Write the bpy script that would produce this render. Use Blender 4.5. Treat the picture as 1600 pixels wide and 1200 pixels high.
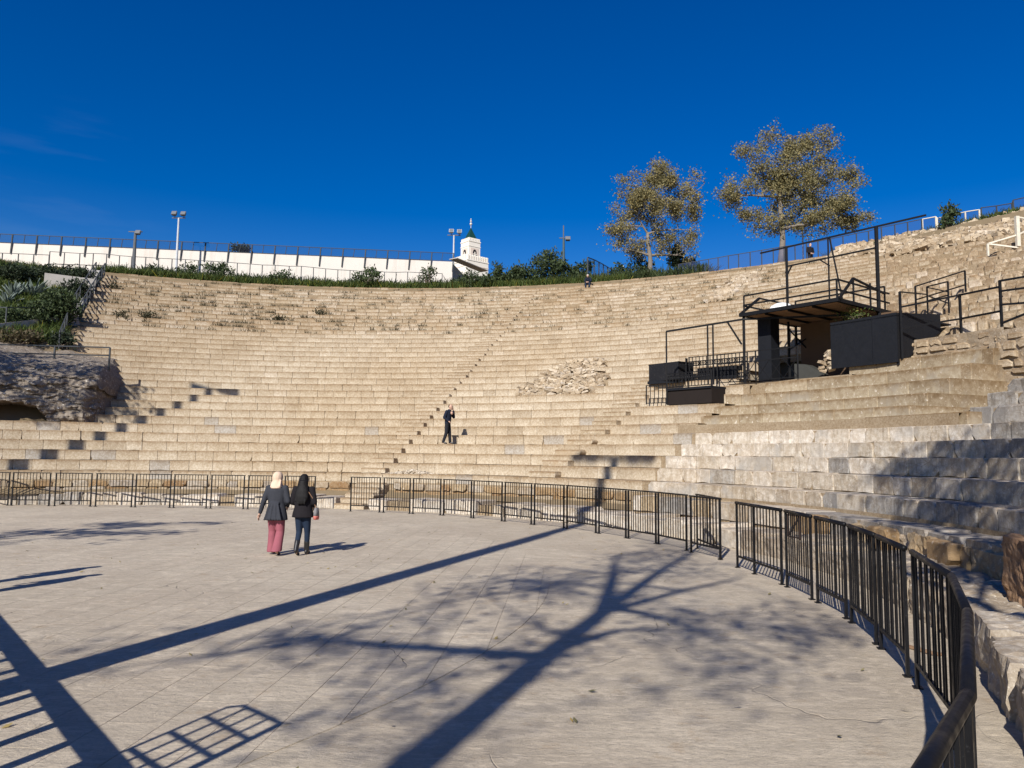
import bpy, bmesh, math, random
import numpy as np
from mathutils import Vector, Matrix, noise
random.seed(7); rng = np.random.default_rng(11)
for o in list(bpy.data.objects): bpy.data.objects.remove(o)
sc = bpy.context.scene
COL = sc.collection
R_ = math.radians

# ------------------------------------------------------------------ camera
EYE, PITCH, ROLL, FPX = 2.05, 0.0928, 0.0109, 1200.0
cam = bpy.data.cameras.new('camera'); camo = bpy.data.objects.new('camera', cam); COL.objects.link(camo)
cam.sensor_width = 36; cam.lens = 36 * FPX / 1600; cam.clip_start = 0.05; cam.clip_end = 6000
cp_, sp_, cr_, sr_ = math.cos(PITCH), math.sin(PITCH), math.cos(ROLL), math.sin(ROLL)
FW = Vector((0, cp_, sp_)); UP = Vector((0, -sp_, cp_)); RT = Vector((1, 0, 0))
RT2 = RT * cr_ + UP * sr_; UP2 = UP * cr_ - RT * sr_
M = Matrix((RT2, UP2, -FW)).transposed().to_4x4(); M.translation = (0, 0, EYE)
camo.matrix_world = M
sc.camera = camo
sc.render.resolution_x = 1024; sc.render.resolution_y = 768
sc.view_settings.view_transform = 'Standard'; sc.view_settings.look = 'None'
sc.view_settings.exposure = 0.34; sc.view_settings.gamma = 1.0

# ------------------------------------------------------------------ light
SUN_AZ, SUN_EL = 21.2, 34.0          # azimuth the light travels to, measured from +Y to +X
saz = R_(SUN_AZ)
sd = Vector((math.sin(saz) * math.cos(R_(SUN_EL)), math.cos(saz) * math.cos(R_(SUN_EL)), -math.sin(R_(SUN_EL))))
sl = bpy.data.lights.new('sun', 'SUN'); sl.energy = 5.0; sl.angle = R_(0.53); sl.color = (1.0, 0.962, 0.90)
so = bpy.data.objects.new('sun', sl); COL.objects.link(so)
so.rotation_euler = sd.to_track_quat('-Z', 'Y').to_euler(); so.location = (-20, -40, 60)
w = bpy.data.worlds.new('World'); sc.world = w; w.use_nodes = True
nt = w.node_tree; bg = nt.nodes['Background']
sky = nt.nodes.new('ShaderNodeTexSky'); sky.sky_type = 'NISHITA'; sky.sun_disc = False
sky.sun_elevation = R_(SUN_EL); sky.sun_rotation = R_(180 + SUN_AZ)
sky.altitude = 0; sky.air_density = 1.0; sky.dust_density = 0.15; sky.ozone_density = 3.0
hs = nt.nodes.new('ShaderNodeHueSaturation'); hs.inputs['Saturation'].default_value = 1.52; hs.inputs['Value'].default_value = 1.30; hs.inputs['Hue'].default_value = .519
nt.links.new(sky.outputs[0], hs.inputs['Color']); tc = nt.nodes.new('ShaderNodeTexCoord'); mp = nt.nodes.new('ShaderNodeMapping'); mp.inputs['Scale'].default_value = (5, 5, 34); mp.inputs['Rotation'].default_value = (0, R_(10), 0); nz = nt.nodes.new('ShaderNodeTexNoise'); nz.inputs['Scale'].default_value = 1.0; nz.inputs['Detail'].default_value = 5
nt.links.new(tc.outputs['Generated'], mp.inputs[0]); nt.links.new(mp.outputs[0], nz.inputs['Vector'])
dp = nt.nodes.new('ShaderNodeVectorMath'); dp.operation = 'DOT_PRODUCT'; wd0 = Vector(((100 - 800) / FPX, 1, .33)).normalized(); dp.inputs[1].default_value = wd0; nt.links.new(tc.outputs['Generated'], dp.inputs[0])
r1 = nt.nodes.new('ShaderNodeMapRange'); r1.inputs[1].default_value = .9935; r1.inputs[2].default_value = 1.0; nt.links.new(dp.outputs['Value'], r1.inputs[0])
r2 = nt.nodes.new('ShaderNodeMapRange'); r2.inputs[1].default_value = .50; r2.inputs[2].default_value = .78; r2.inputs[4].default_value = .10; nt.links.new(nz.outputs['Fac'], r2.inputs[0])
mu = nt.nodes.new('ShaderNodeMath'); mu.operation = 'MULTIPLY'; nt.links.new(r1.outputs[0], mu.inputs[0]); nt.links.new(r2.outputs[0], mu.inputs[1])
mx = nt.nodes.new('ShaderNodeMix'); mx.data_type = 'RGBA'; nt.links.new(mu.outputs[0], mx.inputs[0]); nt.links.new(hs.outputs[0], mx.inputs[6]); mx.inputs[7].default_value = (4.5, 6, 8.5, 1)   # a thin wisp of cirrus
nt.links.new(mx.outputs[2], bg.inputs['Color'])
bg.inputs['Strength'].default_value = 0.060

# ------------------------------------------------------------------ measured place
CX, CY = -10.3253, 13.4616                 # centre of the theatre's half circle
R0, DR, HS, Z0 = 18.1, 0.8479, 0.4051, 1.2834   # edge radius of row 0, tread, riser, height of row 0
FH = 1.235                                 # railing height
def ray(x, y):
    a0, b0 = (x - 800) / FPX, (600 - y) / FPX
    a, b = a0 * cr_ - b0 * sr_, a0 * sr_ + b0 * cr_
    return Vector((a, cp_ - b * sp_, sp_ + b * cp_))
def gz(x, y, z=0.0):
    r = ray(x, y); t = (z - EYE) / r.z; p = r * t; p.z = z; return p
def atY(x, y, Y):
    r = ray(x, y); p = r * (Y / r.y); p.z += EYE; return p
def atR(x, y, R):
    r = ray(x, y); A = r.x**2 + r.y**2; B = -2 * (r.x * CX + r.y * CY); c = CX**2 + CY**2 - R * R
    t = (-B + math.sqrt(max(B * B - 4 * A * c, 0))) / (2 * A); p = r * t; p.z += EYE; return p
def onslope(x, y):
    lo = None
    for k in range(1200):
        i = -2 + k * 0.04
        p = atR(x, y, R0 + DR * i); f = p.z - (Z0 + HS * i)
        if lo is not None and f * lo < 0: return p
        lo = f
    return p
def pol(th, r, z=0.0):
    t = R_(th); return Vector((CX + r * math.cos(t), CY + r * math.sin(t), z))
def rowr(i): return R0 + DR * i
def rowz(i): return Z0 + HS * i
def topol(p):
    return math.degrees(math.atan2(p.y - CY, p.x - CX)), math.hypot(p.x - CX, p.y - CY)

# ------------------------------------------------------------------ helpers
def tag(o, label=None, cat=None, group=None, kind=None):
    if label: o['label'] = label
    if cat: o['category'] = cat
    if group: o['group'] = group
    if kind: o['kind'] = kind
    return o
WLOC = {}
def empty(name, loc=(0, 0, 0), label=None, cat=None, group=None):
    o = bpy.data.objects.new(name, None); COL.objects.link(o); o.location = loc; o.empty_display_size = 0.3
    WLOC[o.name] = Vector(loc); return tag(o, label, cat, group)
def linkm(name, me, mat, parent=None, local=False):
    o = bpy.data.objects.new(name, me); COL.objects.link(o)
    if mat and not me.materials: me.materials.append(mat)
    if parent:
        o.parent = parent
        if not local:
            q = parent
            v = Vector((0, 0, 0))
            while q is not None and q.name in WLOC: v = v + WLOC[q.name]; q = None
            o.matrix_parent_inverse = Matrix.Translation(-v)
    return o
def copy_tree(o, parent=None):
    c = o.copy(); COL.objects.link(c); c.parent = parent
    for ch in list(o.children): copy_tree(ch, c)
    return c
class MB:
    def __init__(s): s.v = []; s.f = []; s.t = []; s.h = []; s.tint = 0.5
    def add(s, vs, fs, h=None):
        n = len(s.v); s.h += list(h) if h else [0.0] * len(vs); s.v += [tuple(v) for v in vs]; s.f += [tuple(i + n for i in f) for f in fs]; s.t += [s.tint] * len(fs); return s
    def hexa(s, c):   # 8 corners: bottom 0-3 ccw, top 4-7
        return s.add(c, [(3, 2, 1, 0), (4, 5, 6, 7), (0, 1, 5, 4), (1, 2, 6, 5), (2, 3, 7, 6), (3, 0, 4, 7)])
    def box(s, c, d, rz=0.0):
        x, y, z = d[0] / 2, d[1] / 2, d[2] / 2; m = Matrix.Rotation(rz, 3, 'Z'); c = Vector(c)
        return s.hexa([c + m @ Vector(q) for q in ((-x, -y, -z), (x, -y, -z), (x, y, -z), (-x, y, -z), (-x, -y, z), (x, -y, z), (x, y, z), (-x, y, z))])
    def bar(s, p, q, w, h=None, up=(0, 0, 1)):
        p, q = Vector(p), Vector(q); h = h or w; d = (q - p).normalized(); u = Vector(up)
        if abs(d.dot(u)) > .98: u = Vector((1, 0, 0))
        a = d.cross(u).normalized() * w / 2; b = a.cross(d).normalized() * h / 2
        return s.hexa([p - a - b, p + a - b, q + a - b, q - a - b, p - a + b, p + a + b, q + a + b, q - a + b])
    def tube(s, pts, rad, n=6, caps=True):
        pts = [Vector(p) for p in pts]; m = len(pts)
        if not hasattr(rad, '__len__'): rad = [rad] * m
        vs = []; fs = []
        d0 = (pts[1] - pts[0]).normalized(); u = Vector((0, 0, 1)) if abs(d0.z) < .9 else Vector((1, 0, 0)); a = d0.cross(u).normalized()
        for k in range(m):
            d = (pts[min(k + 1, m - 1)] - pts[max(k - 1, 0)]).normalized()
            a = (a - d * a.dot(d)).normalized(); b = d.cross(a)
            for j in range(n):
                t = 2 * math.pi * j / n; vs.append(pts[k] + (a * math.cos(t) + b * math.sin(t)) * rad[k])
        for k in range(m - 1):
            for j in range(n): fs.append((k * n + j, k * n + (j + 1) % n, (k + 1) * n + (j + 1) % n, (k + 1) * n + j))
        if caps: fs.append(tuple(range(n))[::-1]); fs.append(tuple((m - 1) * n + j for j in range(n)))
        return s.add(vs, fs)
    def loft(s, rings, n=16, caps=True):   # rings: (centre, rx, ry) horizontal ellipses
        vs = []; fs = []; m = len(rings)
        for c, rx, ry in rings:
            for j in range(n):
                t = 2 * math.pi * j / n; vs.append((c[0] + rx * math.cos(t), c[1] + ry * math.sin(t), c[2]))
        for k in range(m - 1):
            for j in range(n): fs.append((k * n + j, k * n + (j + 1) % n, (k + 1) * n + (j + 1) % n, (k + 1) * n + j))
        if caps: fs.append(tuple(range(n))[::-1]); fs.append(tuple((m - 1) * n + j for j in range(n)))
        return s.add(vs, fs)
    def ell(s, c, r, n=12, m=8):
        rg = []
        for k in range(1, m):
            t = math.pi * k / m; rg.append(((c[0], c[1], c[2] - r[2] * math.cos(t)), r[0] * math.sin(t), r[1] * math.sin(t)))
        return s.loft(rg, n)
    def cap(s, p, q, r0, r1, n=10):
        p, q = Vector(p), Vector(q); d = (q - p).normalized()
        pts = [p - d * r0 * .9, p - d * r0 * .6, p, q, q + d * r1 * .6, q + d * r1 * .9]
        return s.tube(pts, [r0 * .43, r0 * .8, r0, r1, r1 * .8, r1 * .43], n)
    def prism(s, pts, dirv):
        pts = [Vector(p) for p in pts]; n = len(pts); dv = Vector(dirv)
        vs = pts + [p + dv for p in pts]
        fs = [tuple(range(n))[::-1], tuple(range(n, 2 * n))] + [(i, (i + 1) % n, n + (i + 1) % n, n + i) for i in range(n)]
        return s.add(vs, fs)
    def mesh(s, name='m', mat=None, smooth=False):
        me = bpy.data.meshes.new(name); me.from_pydata(s.v, [], s.f)
        a = me.attributes.new('tint', 'FLOAT', 'FACE'); a.data.foreach_set('value', s.t)
        if any(s.h): me.attributes.new('hz', 'FLOAT', 'POINT').data.foreach_set('value', s.h)
        if mat: me.materials.append(mat)
        if smooth: me.polygons.foreach_set('use_smooth', [True] * len(me.polygons))
        me.update(); return me
    def build(s, name, mat, parent=None, local=False, smooth=False, **k):
        return tag(linkm(name, s.mesh(name, mat, smooth), mat, parent, local), **k)

# ------------------------------------------------------------------ materials
class NT:
    def __init__(s, name):
        s.m = bpy.data.materials.new(name); s.m.use_nodes = True; s.n = s.m.node_tree.nodes; s.l = s.m.node_tree.links
        s.b = s.n['Principled BSDF']; s.out = s.n['Material Output']
        s.g = s.n.new('ShaderNodeNewGeometry')
    def val(s, sock, x):
        if isinstance(x, bpy.types.NodeSocket): s.l.new(x, sock)
        elif isinstance(x, (tuple, list)) and len(x) == 3 and sock.type == 'RGBA': sock.default_value = (*x, 1)
        else: sock.default_value = x
    def pos(s): return s.g.outputs['Position']
    def map(s, scale, vec=None, rot=(0, 0, 0)):
        n = s.n.new('ShaderNodeMapping'); n.inputs['Scale'].default_value = scale; n.inputs['Rotation'].default_value = rot; s.l.new(vec or s.pos(), n.inputs[0]); return n.outputs[0]
    def noise(s, scale, detail=4, rough=.6, vec=None, dist=0):
        n = s.n.new('ShaderNodeTexNoise'); n.inputs['Scale'].default_value = scale; n.inputs['Detail'].default_value = detail; n.inputs['Roughness'].default_value = rough; n.inputs['Distortion'].default_value = dist
        s.l.new(vec or s.pos(), n.inputs['Vector']); return n.outputs['Fac']
    def voro(s, scale, feature='F1', vec=None):
        n = s.n.new('ShaderNodeTexVoronoi'); n.feature = feature; n.inputs['Scale'].default_value = scale; s.l.new(vec or s.pos(), n.inputs['Vector']); return n.outputs['Distance']
    def ramp(s, f, stops):
        n = s.n.new('ShaderNodeValToRGB'); e = n.color_ramp.elements
        while len(e) > 1: e.remove(e[0])
        e[0].position = stops[0][0]; c = stops[0][1]; e[0].color = (*c, 1) if isinstance(c, tuple) else (c, c, c, 1)
        for p, c in stops[1:]:
            q = e.new(p); q.color = (*c, 1) if isinstance(c, tuple) else (c, c, c, 1)
        s.val(n.inputs[0], f); return n.outputs[0]
    def mix(s, f, a, b, mode='MIX'):
        n = s.n.new('ShaderNodeMix'); n.data_type = 'RGBA'; n.blend_type = mode
        s.val(n.inputs[0], f); s.val(n.inputs[6], a); s.val(n.inputs[7], b); return n.outputs[2]
    def math(s, op, a, b=0.0, clamp=False):
        n = s.n.new('ShaderNodeMath'); n.operation = op; n.use_clamp = clamp; s.val(n.inputs[0], a); s.val(n.inputs[1], b); return n.outputs[0]
    def attr(s, name='tint'):
        n = s.n.new('ShaderNodeAttribute'); n.attribute_name = name; return n.outputs['Fac']
    def sep(s):
        n = s.n.new('ShaderNodeSeparateXYZ'); s.l.new(s.pos(), n.inputs[0]); return n.outputs
    def bump(s, h, strength=.4, dist=.02):
        n = s.n.new('ShaderNodeBump'); n.inputs['Strength'].default_value = strength; n.inputs['Distance'].default_value = dist; s.l.new(h, n.inputs['Height']); s.l.new(n.outputs[0], s.b.inputs['Normal'])
    def fin(s, col, rough=.85, spec=.25, metal=0.0):
        s.val(s.b.inputs['Base Color'], col); s.val(s.b.inputs['Roughness'], rough); s.b.inputs['Specular IOR Level'].default_value = spec; s.val(s.b.inputs['Metallic'], metal); return s.m

def stone_mat(name, stops, spots=0.5, stain=None, bump=.5, fine=14, rowstain=False, streak=0):
    n = NT(name); t = n.attr()
    c = n.ramp(t, stops)
    c = n.mix(n.ramp(n.noise(.13, 3, .5), [(.35, .75), (.6, .0)]), c, n.mix(1.0, c, (.87, .82, .75), 'MULTIPLY'))
    n1 = n.noise(1.7, 5, .65); c = n.mix(n.ramp(n1, [(.3, .0), (.7, .55)]), c, n.mix(1.0, c, (.72, .66, .58), 'MULTIPLY'))
    n2 = n.noise(fine, 6, .75); c = n.mix(n.ramp(n2, [(.42, .75), (.62, .0)]), c, n.mix(1.0, c, (.62, .55, .47), 'MULTIPLY'))
    n3 = n.noise(fine * 2.3, 3, .6); c = n.mix(n.math('MULTIPLY', n.ramp(n3, [(.60, .0), (.70, .8)]), spots), c, (.80, .74, .64))
    if streak: c = n.mix(n.ramp(n.noise(1.0, 6, .75, n.map((6, 6, 1.1)), .4), [(.48, .0), (.68, streak)]), c, n.mix(1.0, c, (.42, .40, .38), 'MULTIPLY')); c = n.mix(n.ramp(n.voro(2.6, 'DISTANCE_TO_EDGE', n.map((1, 1, 2.0), rot=(.6, .4, 0))), [(.0, .6), (.02, .0)]), c, n.mix(1.0, c, (.55, .47, .38), 'MULTIPLY'))
    if stain: c = n.mix(n.ramp(n.noise(.9, 4, .6, dist=.6), [(.52, .0), (.66, .7)]), c, stain)
    if rowstain:
        f = n.attr('hz')
        f = n.math('ADD', f, n.math('MULTIPLY', n.math('SUBTRACT', n.noise(5, 4, .7), .5), .55))
        c = n.mix(n.ramp(f, [(.30, .0), (.75, rowstain * .36), (1.0, rowstain)]), c, n.mix(1.0, c, (.50, .39, .28), 'MULTIPLY'))
    hgt = n.math('ADD', n.math('MULTIPLY', n2, .7), n.math('MULTIPLY', n.noise(55, 3), .35)); n.bump(hgt, bump, .02)
    return n.fin(c, .9, .15)
LIME = stone_mat('limestone', [(0, (.50, .435, .335)), (.2, (.56, .49, .38)), (.5, (.605, .535, .42)), (.75, (.64, .575, .46)), (.9, (.68, .62, .52)), (1, (.50, .475, .43))], rowstain=.8)
UPPER = stone_mat('weathered_limestone', [(0, (.48, .41, .305)), (.4, (.555, .485, .37)), (.8, (.61, .54, .43)), (1, (.66, .60, .50))], spots=.8, stain=(.40, .30, .19), bump=.9, fine=9, rowstain=.85)
MARB = stone_mat('weathered_marble', [(0, (.50, .44, .36)), (.3, (.62, .56, .465)), (.6, (.70, .645, .555)), (1, (.77, .72, .64))], spots=.6, stain=(.36, .33, .29), bump=1.0, fine=6, rowstain=.25, streak=.55)
GREYSHADE = stone_mat('grey_shaded_marble', [(0, (.37, .36, .345)), (.5, (.46, .445, .42)), (1, (.57, .55, .51))], spots=.5, stain=(.22, .21, .20), bump=1.0, fine=6, rowstain=.25, streak=.8)  # grey stone tone that also carries painted tree shade on the right
CONC = stone_mat('cast_stone', [(0, (.40, .34, .245)), (.5, (.47, .405, .295)), (1, (.54, .47, .35))], spots=.7, stain=(.33, .29, .23), bump=.5, fine=4.5, rowstain=.85)
OCHRE = stone_mat('podium_stone', [(0, (.30, .19, .10)), (.2, (.42, .30, .17)), (.45, (.50, .41, .28)), (.7, (.48, .42, .34)), (.85, (.56, .51, .43)), (1, (.34, .30, .26))], spots=.5, stain=(.26, .18, .10), bump=1.0, fine=8)
RUBB = stone_mat('rubble_stone', [(0, (.36, .28, .19)), (.4, (.52, .43, .31)), (.8, (.62, .535, .41)), (1, (.69, .62, .52))], spots=.5, bump=.9, fine=10, rowstain=.45)
ROCK = stone_mat('ruin_concrete', [(0, (.22, .19, .155)), (.5, (.28, .245, .205)), (1, (.36, .32, .275))], spots=1.0, stain=(.20, .165, .13), bump=1.0, fine=4.5)
MORT = stone_mat('mortar', [(0, (.34, .27, .18)), (1, (.42, .34, .24))], spots=.2, bump=.7, fine=16)
MORTG = stone_mat('rubble_mortar', [(0, (.36, .29, .21)), (1, (.44, .37, .28))], spots=.5, stain=(.24, .19, .13), bump=1.0, fine=8)
BRNST = stone_mat('red_brown_stone', [(0, (.32, .20, .12)), (1, (.44, .30, .19))], spots=.2, stain=(.14, .08, .05), bump=1.0, fine=11)

def floor_mat(name, base, slab):
    n = NT(name); c = base
    v = n.map((1.3, 7.0, 1.0), rot=(0, 0, R_(20)))
    t = n.attr() if slab else .5
    c = n.mix(t, tuple(b * .90 for b in base), tuple(b * 1.07 for b in base))
    c = n.mix(n.ramp(n.noise(1.0, 6, .7, v, .5), [(.38, .0), (.62, .8)]), c, tuple(b * .70 for b in base))
    c = n.mix(n.ramp(n.noise(.33, 4, .6), [(.42, .0), (.60, .8)]), c, (base[0] * .72, base[1] * .70, base[2] * .69))
    c = n.mix(n.ramp(n.noise(2.6, 6, .75, v), [(.56, .0), (.67, .55)]), c, (base[0] * 1.16, base[1] * 1.15, base[2] * 1.12))
    c = n.mix(n.ramp(n.noise(16, 7, .85), [(.50, .0), (.66, .75)]), c, tuple(b * .52 for b in base))
    c = n.mix(n.ramp(n.noise(7, 6, .8, v), [(.50, .0), (.64, .8)]), c, tuple(b * .55 for b in base))
    c = n.mix(n.ramp(n.noise(34, 5, .8, v), [(.54, .0), (.66, .7)]), c, tuple(b * .5 for b in base))
    c = n.mix(n.ramp(n.noise(11, 6, .8, n.map((1.3, 7, 1), rot=(0, 0, R_(21)))), [(.58, .0), (.70, .6)]), c, tuple(min(1, b * 1.3) for b in base))
    c = n.mix(n.ramp(n.noise(3.1, 5, .7, n.map((1, 1, 1), rot=(1, 2, 3))), [(.58, .0), (.68, .65)]), c, (base[0] * .64, base[1] * .57, base[2] * .50))
    dv = n.n.new('ShaderNodeVectorMath'); dv.operation = 'ADD'; nn = n.n.new('ShaderNodeTexNoise'); nn.inputs['Scale'].default_value = 1.6; n.l.new(n.pos(), nn.inputs['Vector']); n.l.new(n.pos(), dv.inputs[0])
    sc_ = n.n.new('ShaderNodeVectorMath'); sc_.operation = 'SCALE'; sc_.inputs['Scale'].default_value = .6; n.l.new(nn.outputs['Color'], sc_.inputs[0]); n.l.new(sc_.outputs[0], dv.inputs[1])
    crack = n.voro(.42, 'DISTANCE_TO_EDGE', dv.outputs[0])
    msk = n.ramp(n.noise(.5, 3, .6, n.map((1, 1, 1), rot=(3, 1, 2))), [(.5, .0), (.6, 1.0)])
    cf = n.math('MULTIPLY', n.ramp(crack, [(.0, 1.0), (.004, .0)]), msk)
    c = n.mix(n.math('MULTIPLY', cf, .45), c, tuple(b * .3 for b in base))
    mk = n.ramp(n.noise(.8, 3, .6, n.map((1, 1, 1), rot=(2, 2, 1))), [(.38, .25), (.62, 1.0)])
    q1 = n.ramp(n.noise(4.2, 8, .78, n.map((1, 2.2, 1), rot=(0, 0, R_(20))), .8), [(.47, 1.0), (.53, .0)])
    c = n.mix(n.math('MULTIPLY', n.math('MULTIPLY', q1, mk), .34), c, tuple(b * .52 for b in base))
    q2 = n.ramp(n.noise(2.3, 9, .8, n.map((1, 1.6, 1), rot=(1, 0, R_(50))), 1.2), [(.53, .0), (.565, 1.0)])
    c = n.mix(n.math('MULTIPLY', q2, .30), c, tuple(min(1, b * 1.18) for b in base))
    h = n.math('ADD', n.math('MULTIPLY', n.noise(5, 9, .75, n.map((1.2, 2.4, 1), rot=(0, 0, R_(30)))), 1.6), n.math('MULTIPLY', n.noise(60, 4, .7), .3))
    n.bump(n.math('SUBTRACT', h, cf), .6, .03)
    return n.fin(c, .72, .3)
FLB = (.625, .53, .40)
SLAB = floor_mat('paving_stone', FLB, True)
SCREED = floor_mat('worn_screed', (.61, .515, .385), False)

def metal_mat(name, col, wear=(.35, .33, .3), amt=.25, rough=.45):
    n = NT(name); f = n.ramp(n.noise(30, 5, .8), [(.63, .0), (.72, 1.0)])
    c = n.mix(n.math('MULTIPLY', f, amt), n.mix(n.noise(4, 3), tuple(x * .7 for x in col), tuple(min(1, x * 1.3) for x in col)), wear)
    n.bump(n.noise(40, 4), .12, .004)
    return n.fin(c, n.ramp(n.noise(12, 4), [(.3, rough - .1), (.7, rough + .2)]), .22)
IRON = metal_mat('black_painted_iron', (.006, .006, .007), (.30, .29, .28), .14, .42)
STEEL = metal_mat('black_steel', (.007, .007, .008), (.10, .07, .05), .4, .55)
PANEL = metal_mat('black_board', (.009, .010, .013), (.5, .48, .45), .12, .6)
WIRE = metal_mat('dark_fence_post', (.05, .055, .06), (.1, .08, .06), .4, .6)
POLE = metal_mat('galvanised_pole', (.50, .51, .52), (.3, .28, .25), .4, .5)
POLED = metal_mat('dark_pole', (.11, .115, .12), (.2, .18, .16), .4, .55)
CREAM = metal_mat('cream_painted_rail', (.62, .56, .45), (.3, .2, .12), .4, .5)
def plain(name, col, rough=.8, var=.25, scale=6, spec=.2, bump=.1, **k):
    n = NT(name); c = n.mix(n.noise(scale, 5, .7), tuple(x * (1 - var) for x in col), tuple(min(1, x * (1 + var)) for x in col))
    n.bump(n.noise(scale * 6, 3), bump, .01); return n.fin(c, rough, spec)
def wall_white():
    n = NT('whitewash'); c = n.mix(n.noise(.7, 5, .65), (.70, .65, .58), (.62, .56, .49)); c = n.mix(n.ramp(n.noise(1.0, 5, .7, n.map((1.6, 1.6, .22))), [(.52, .0), (.68, .5)]), c, (.50, .44, .37))
    c = n.mix(n.ramp(n.noise(5, 6, .8), [(.6, .0), (.72, .6)]), c, (.50, .43, .35)); n.bump(n.noise(12, 5), .4, .02); return n.fin(c, .9, .1)
WHITE = wall_white()
MWHITE = plain('minaret_render', (.80, .74, .64), .85, .06, 3); MPINK = plain('minaret_panel', (.66, .55, .46), .85, .12, 8)
GREEN = plain('green_roof_tile', (.012, .05, .035), .35, .3, 10, .5); DARKW = plain('dark_opening', (.02, .02, .022), .9, .1)
GOLD = plain('brass', (.62, .58, .50), .3, .1, 6, .6)
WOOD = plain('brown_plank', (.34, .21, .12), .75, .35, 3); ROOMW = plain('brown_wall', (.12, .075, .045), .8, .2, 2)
PLANKW = plain('white_tarp', (.72, .72, .70), .6, .1, 3); GARW = plain('garden_concrete', (.40, .37, .33), .9, .2, 2, .15, .4)
EARTH = plain('earth', (.20, .15, .09), .95, .35, 1.2, .1, .8); GROUND = plain('outer_ground', (.24, .20, .14), .95, .3, .3, .1, .4)
GRASSG = plain('garden_ground', (.085, .10, .035), .95, .5, 1.5, .1, .8)
BARK = plain('pale_bark', (.42, .37, .31), .9, .4, 5, .1, .6); TWIG = plain('twig_bark', (.13, .10, .075), .9, .3, 6)
def leaf_mat(name, stops, trans=.35):
    n = NT(name); c = n.ramp(n.attr(), stops); n.fin(c, .6, .25)
    tr = n.n.new('ShaderNodeBsdfTranslucent'); n.l.new(c, tr.inputs[0]); mx = n.n.new('ShaderNodeMixShader'); mx.inputs[0].default_value = trans
    n.l.new(n.b.outputs[0], mx.inputs[1]); n.l.new(tr.outputs[0], mx.inputs[2]); n.l.new(mx.outputs[0], n.out.inputs[0]); return n.m
AUTUMN = leaf_mat('autumn_leaf', [(0, (.12, .12, .065)), (.35, (.23, .205, .10)), (.65, (.33, .275, .125)), (.9, (.43, .33, .13)), (1, (.48, .33, .10))])
OLIVE = leaf_mat('shrub_leaf', [(0, (.025, .04, .018)), (.5, (.06, .085, .034)), (.9, (.10, .125, .05)), (1, (.16, .16, .06))], .25)
DARKL = leaf_mat('dark_leaf', [(0, (.015, .025, .012)), (.6, (.035, .05, .024)), (1, (.07, .085, .04))], .2)
GRASS = leaf_mat('grass_blade', [(0, (.04, .06, .015)), (.6, (.085, .125, .03)), (.9, (.14, .15, .04)), (1, (.45, .38, .03))], .3)
DRYW = leaf_mat('dry_weed', [(0, (.03, .035, .015)), (.4, (.085, .07, .035)), (1, (.17, .125, .07))], .25)
AGAVE = leaf_mat('agave_leaf', [(0, (.10, .13, .10)), (1, (.24, .28, .24))], .1)
def mesh_mat(name, cell, wid, col=(.03, .035, .05)):
    n = NT(name); tc = n.n.new('ShaderNodeTexCoord'); sp = n.n.new('ShaderNodeSeparateXYZ'); n.l.new(tc.outputs['UV'], sp.inputs[0])
    def ln(a): return n.math('LESS_THAN', n.math('FRACT', n.math('DIVIDE', a, cell)), wid)
    f = n.math('MAXIMUM', ln(sp.outputs[0]), ln(sp.outputs[1])); n.fin(col, .5)
    tr = n.n.new('ShaderNodeBsdfTransparent'); mx = n.n.new('ShaderNodeMixShader'); n.l.new(f, mx.inputs[0]); n.l.new(tr.outputs[0], mx.inputs[1]); n.l.new(n.b.outputs[0], mx.inputs[2]); n.l.new(mx.outputs[0], n.out.inputs[0]); return n.m
NETM = mesh_mat('wire_mesh', .06, .10, (.03, .04, .09)); NETB = mesh_mat('sky_tinted_mesh', .06, .17, (.04, .07, .2))  # blue of the second net is sky seen through it, put into the wire
def net_quad(name, pts, mat, parent):
    me = bpy.data.meshes.new(name); me.from_pydata([tuple(p) for p in pts], [], [(0, 1, 2, 3)]); uv = me.uv_layers.new(name='UVMap')
    L = (Vector(pts[1]) - Vector(pts[0])).length; Hh = (Vector(pts[3]) - Vector(pts[0])).length
    for k, c in enumerate(((0, 0), (L, 0), (L, Hh), (0, Hh))): uv.data[k].uv = c
    return linkm(name, me, mat, parent)
# ------------------------------------------------------------------ ground and hill
mb = MB(); mb.add([(-3000, -3000, -.05), (3000, -3000, -.05), (3000, 3000, -.05), (-3000, 3000, -.05)], [(0, 1, 2, 3)])
mb.build('ground', GROUND, kind='structure')
mb = MB(); mb.add([(-45, -30, 0), (11, -30, 0), (11, 36, 0), (-45, 36, 0)], [(0, 1, 2, 3)])
mb.build('orchestra_floor', SCREED, kind='structure')
FLOOR = bpy.data.objects['orchestra_floor']
RIMI = 35
def hill_z(th, r):
    i = (r - R0) / DR; z = Z0 + HS * i
    if i > RIMI:
        zr = rowz(RIMI) + (.0 if th > 50 else min(.55, (50 - th) * .05)); d = r - rowr(RIMI)
        return zr - .06 + min(d, 22) * .022 - max(0, d - 80) * .05
    off = .65
    if th > 115.6: off = .62 if i < 6 else max(.12, .62 - (i - 6) * .4)
    if th < 22: off = .65 if i < 11.2 else .75
    if th < 15.3 and i > 8 and i < 11.2: off = .1
    if th < 23 and i < 10.6 and (th > 14.5 or i < 8): z = min(z, 3.4)
    if 22 <= th < 31.5 and i < 12: z = min(z, rowz(i) - .5)
    if 30 < th < 43 and 8 < i < 13.6: z = min(z, 5.4)
    return max(z - off, -.3)
ths = [t for t in np.arange(-44, 164, 2.0)]
rs = list(np.arange(17.6, rowr(RIMI), .848)) + [rowr(RIMI) + .02, rowr(RIMI) + .9, 50.5, 54, 60, 70, 85, 110, 140, 180, 250]
vs = []; fs = []
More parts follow.
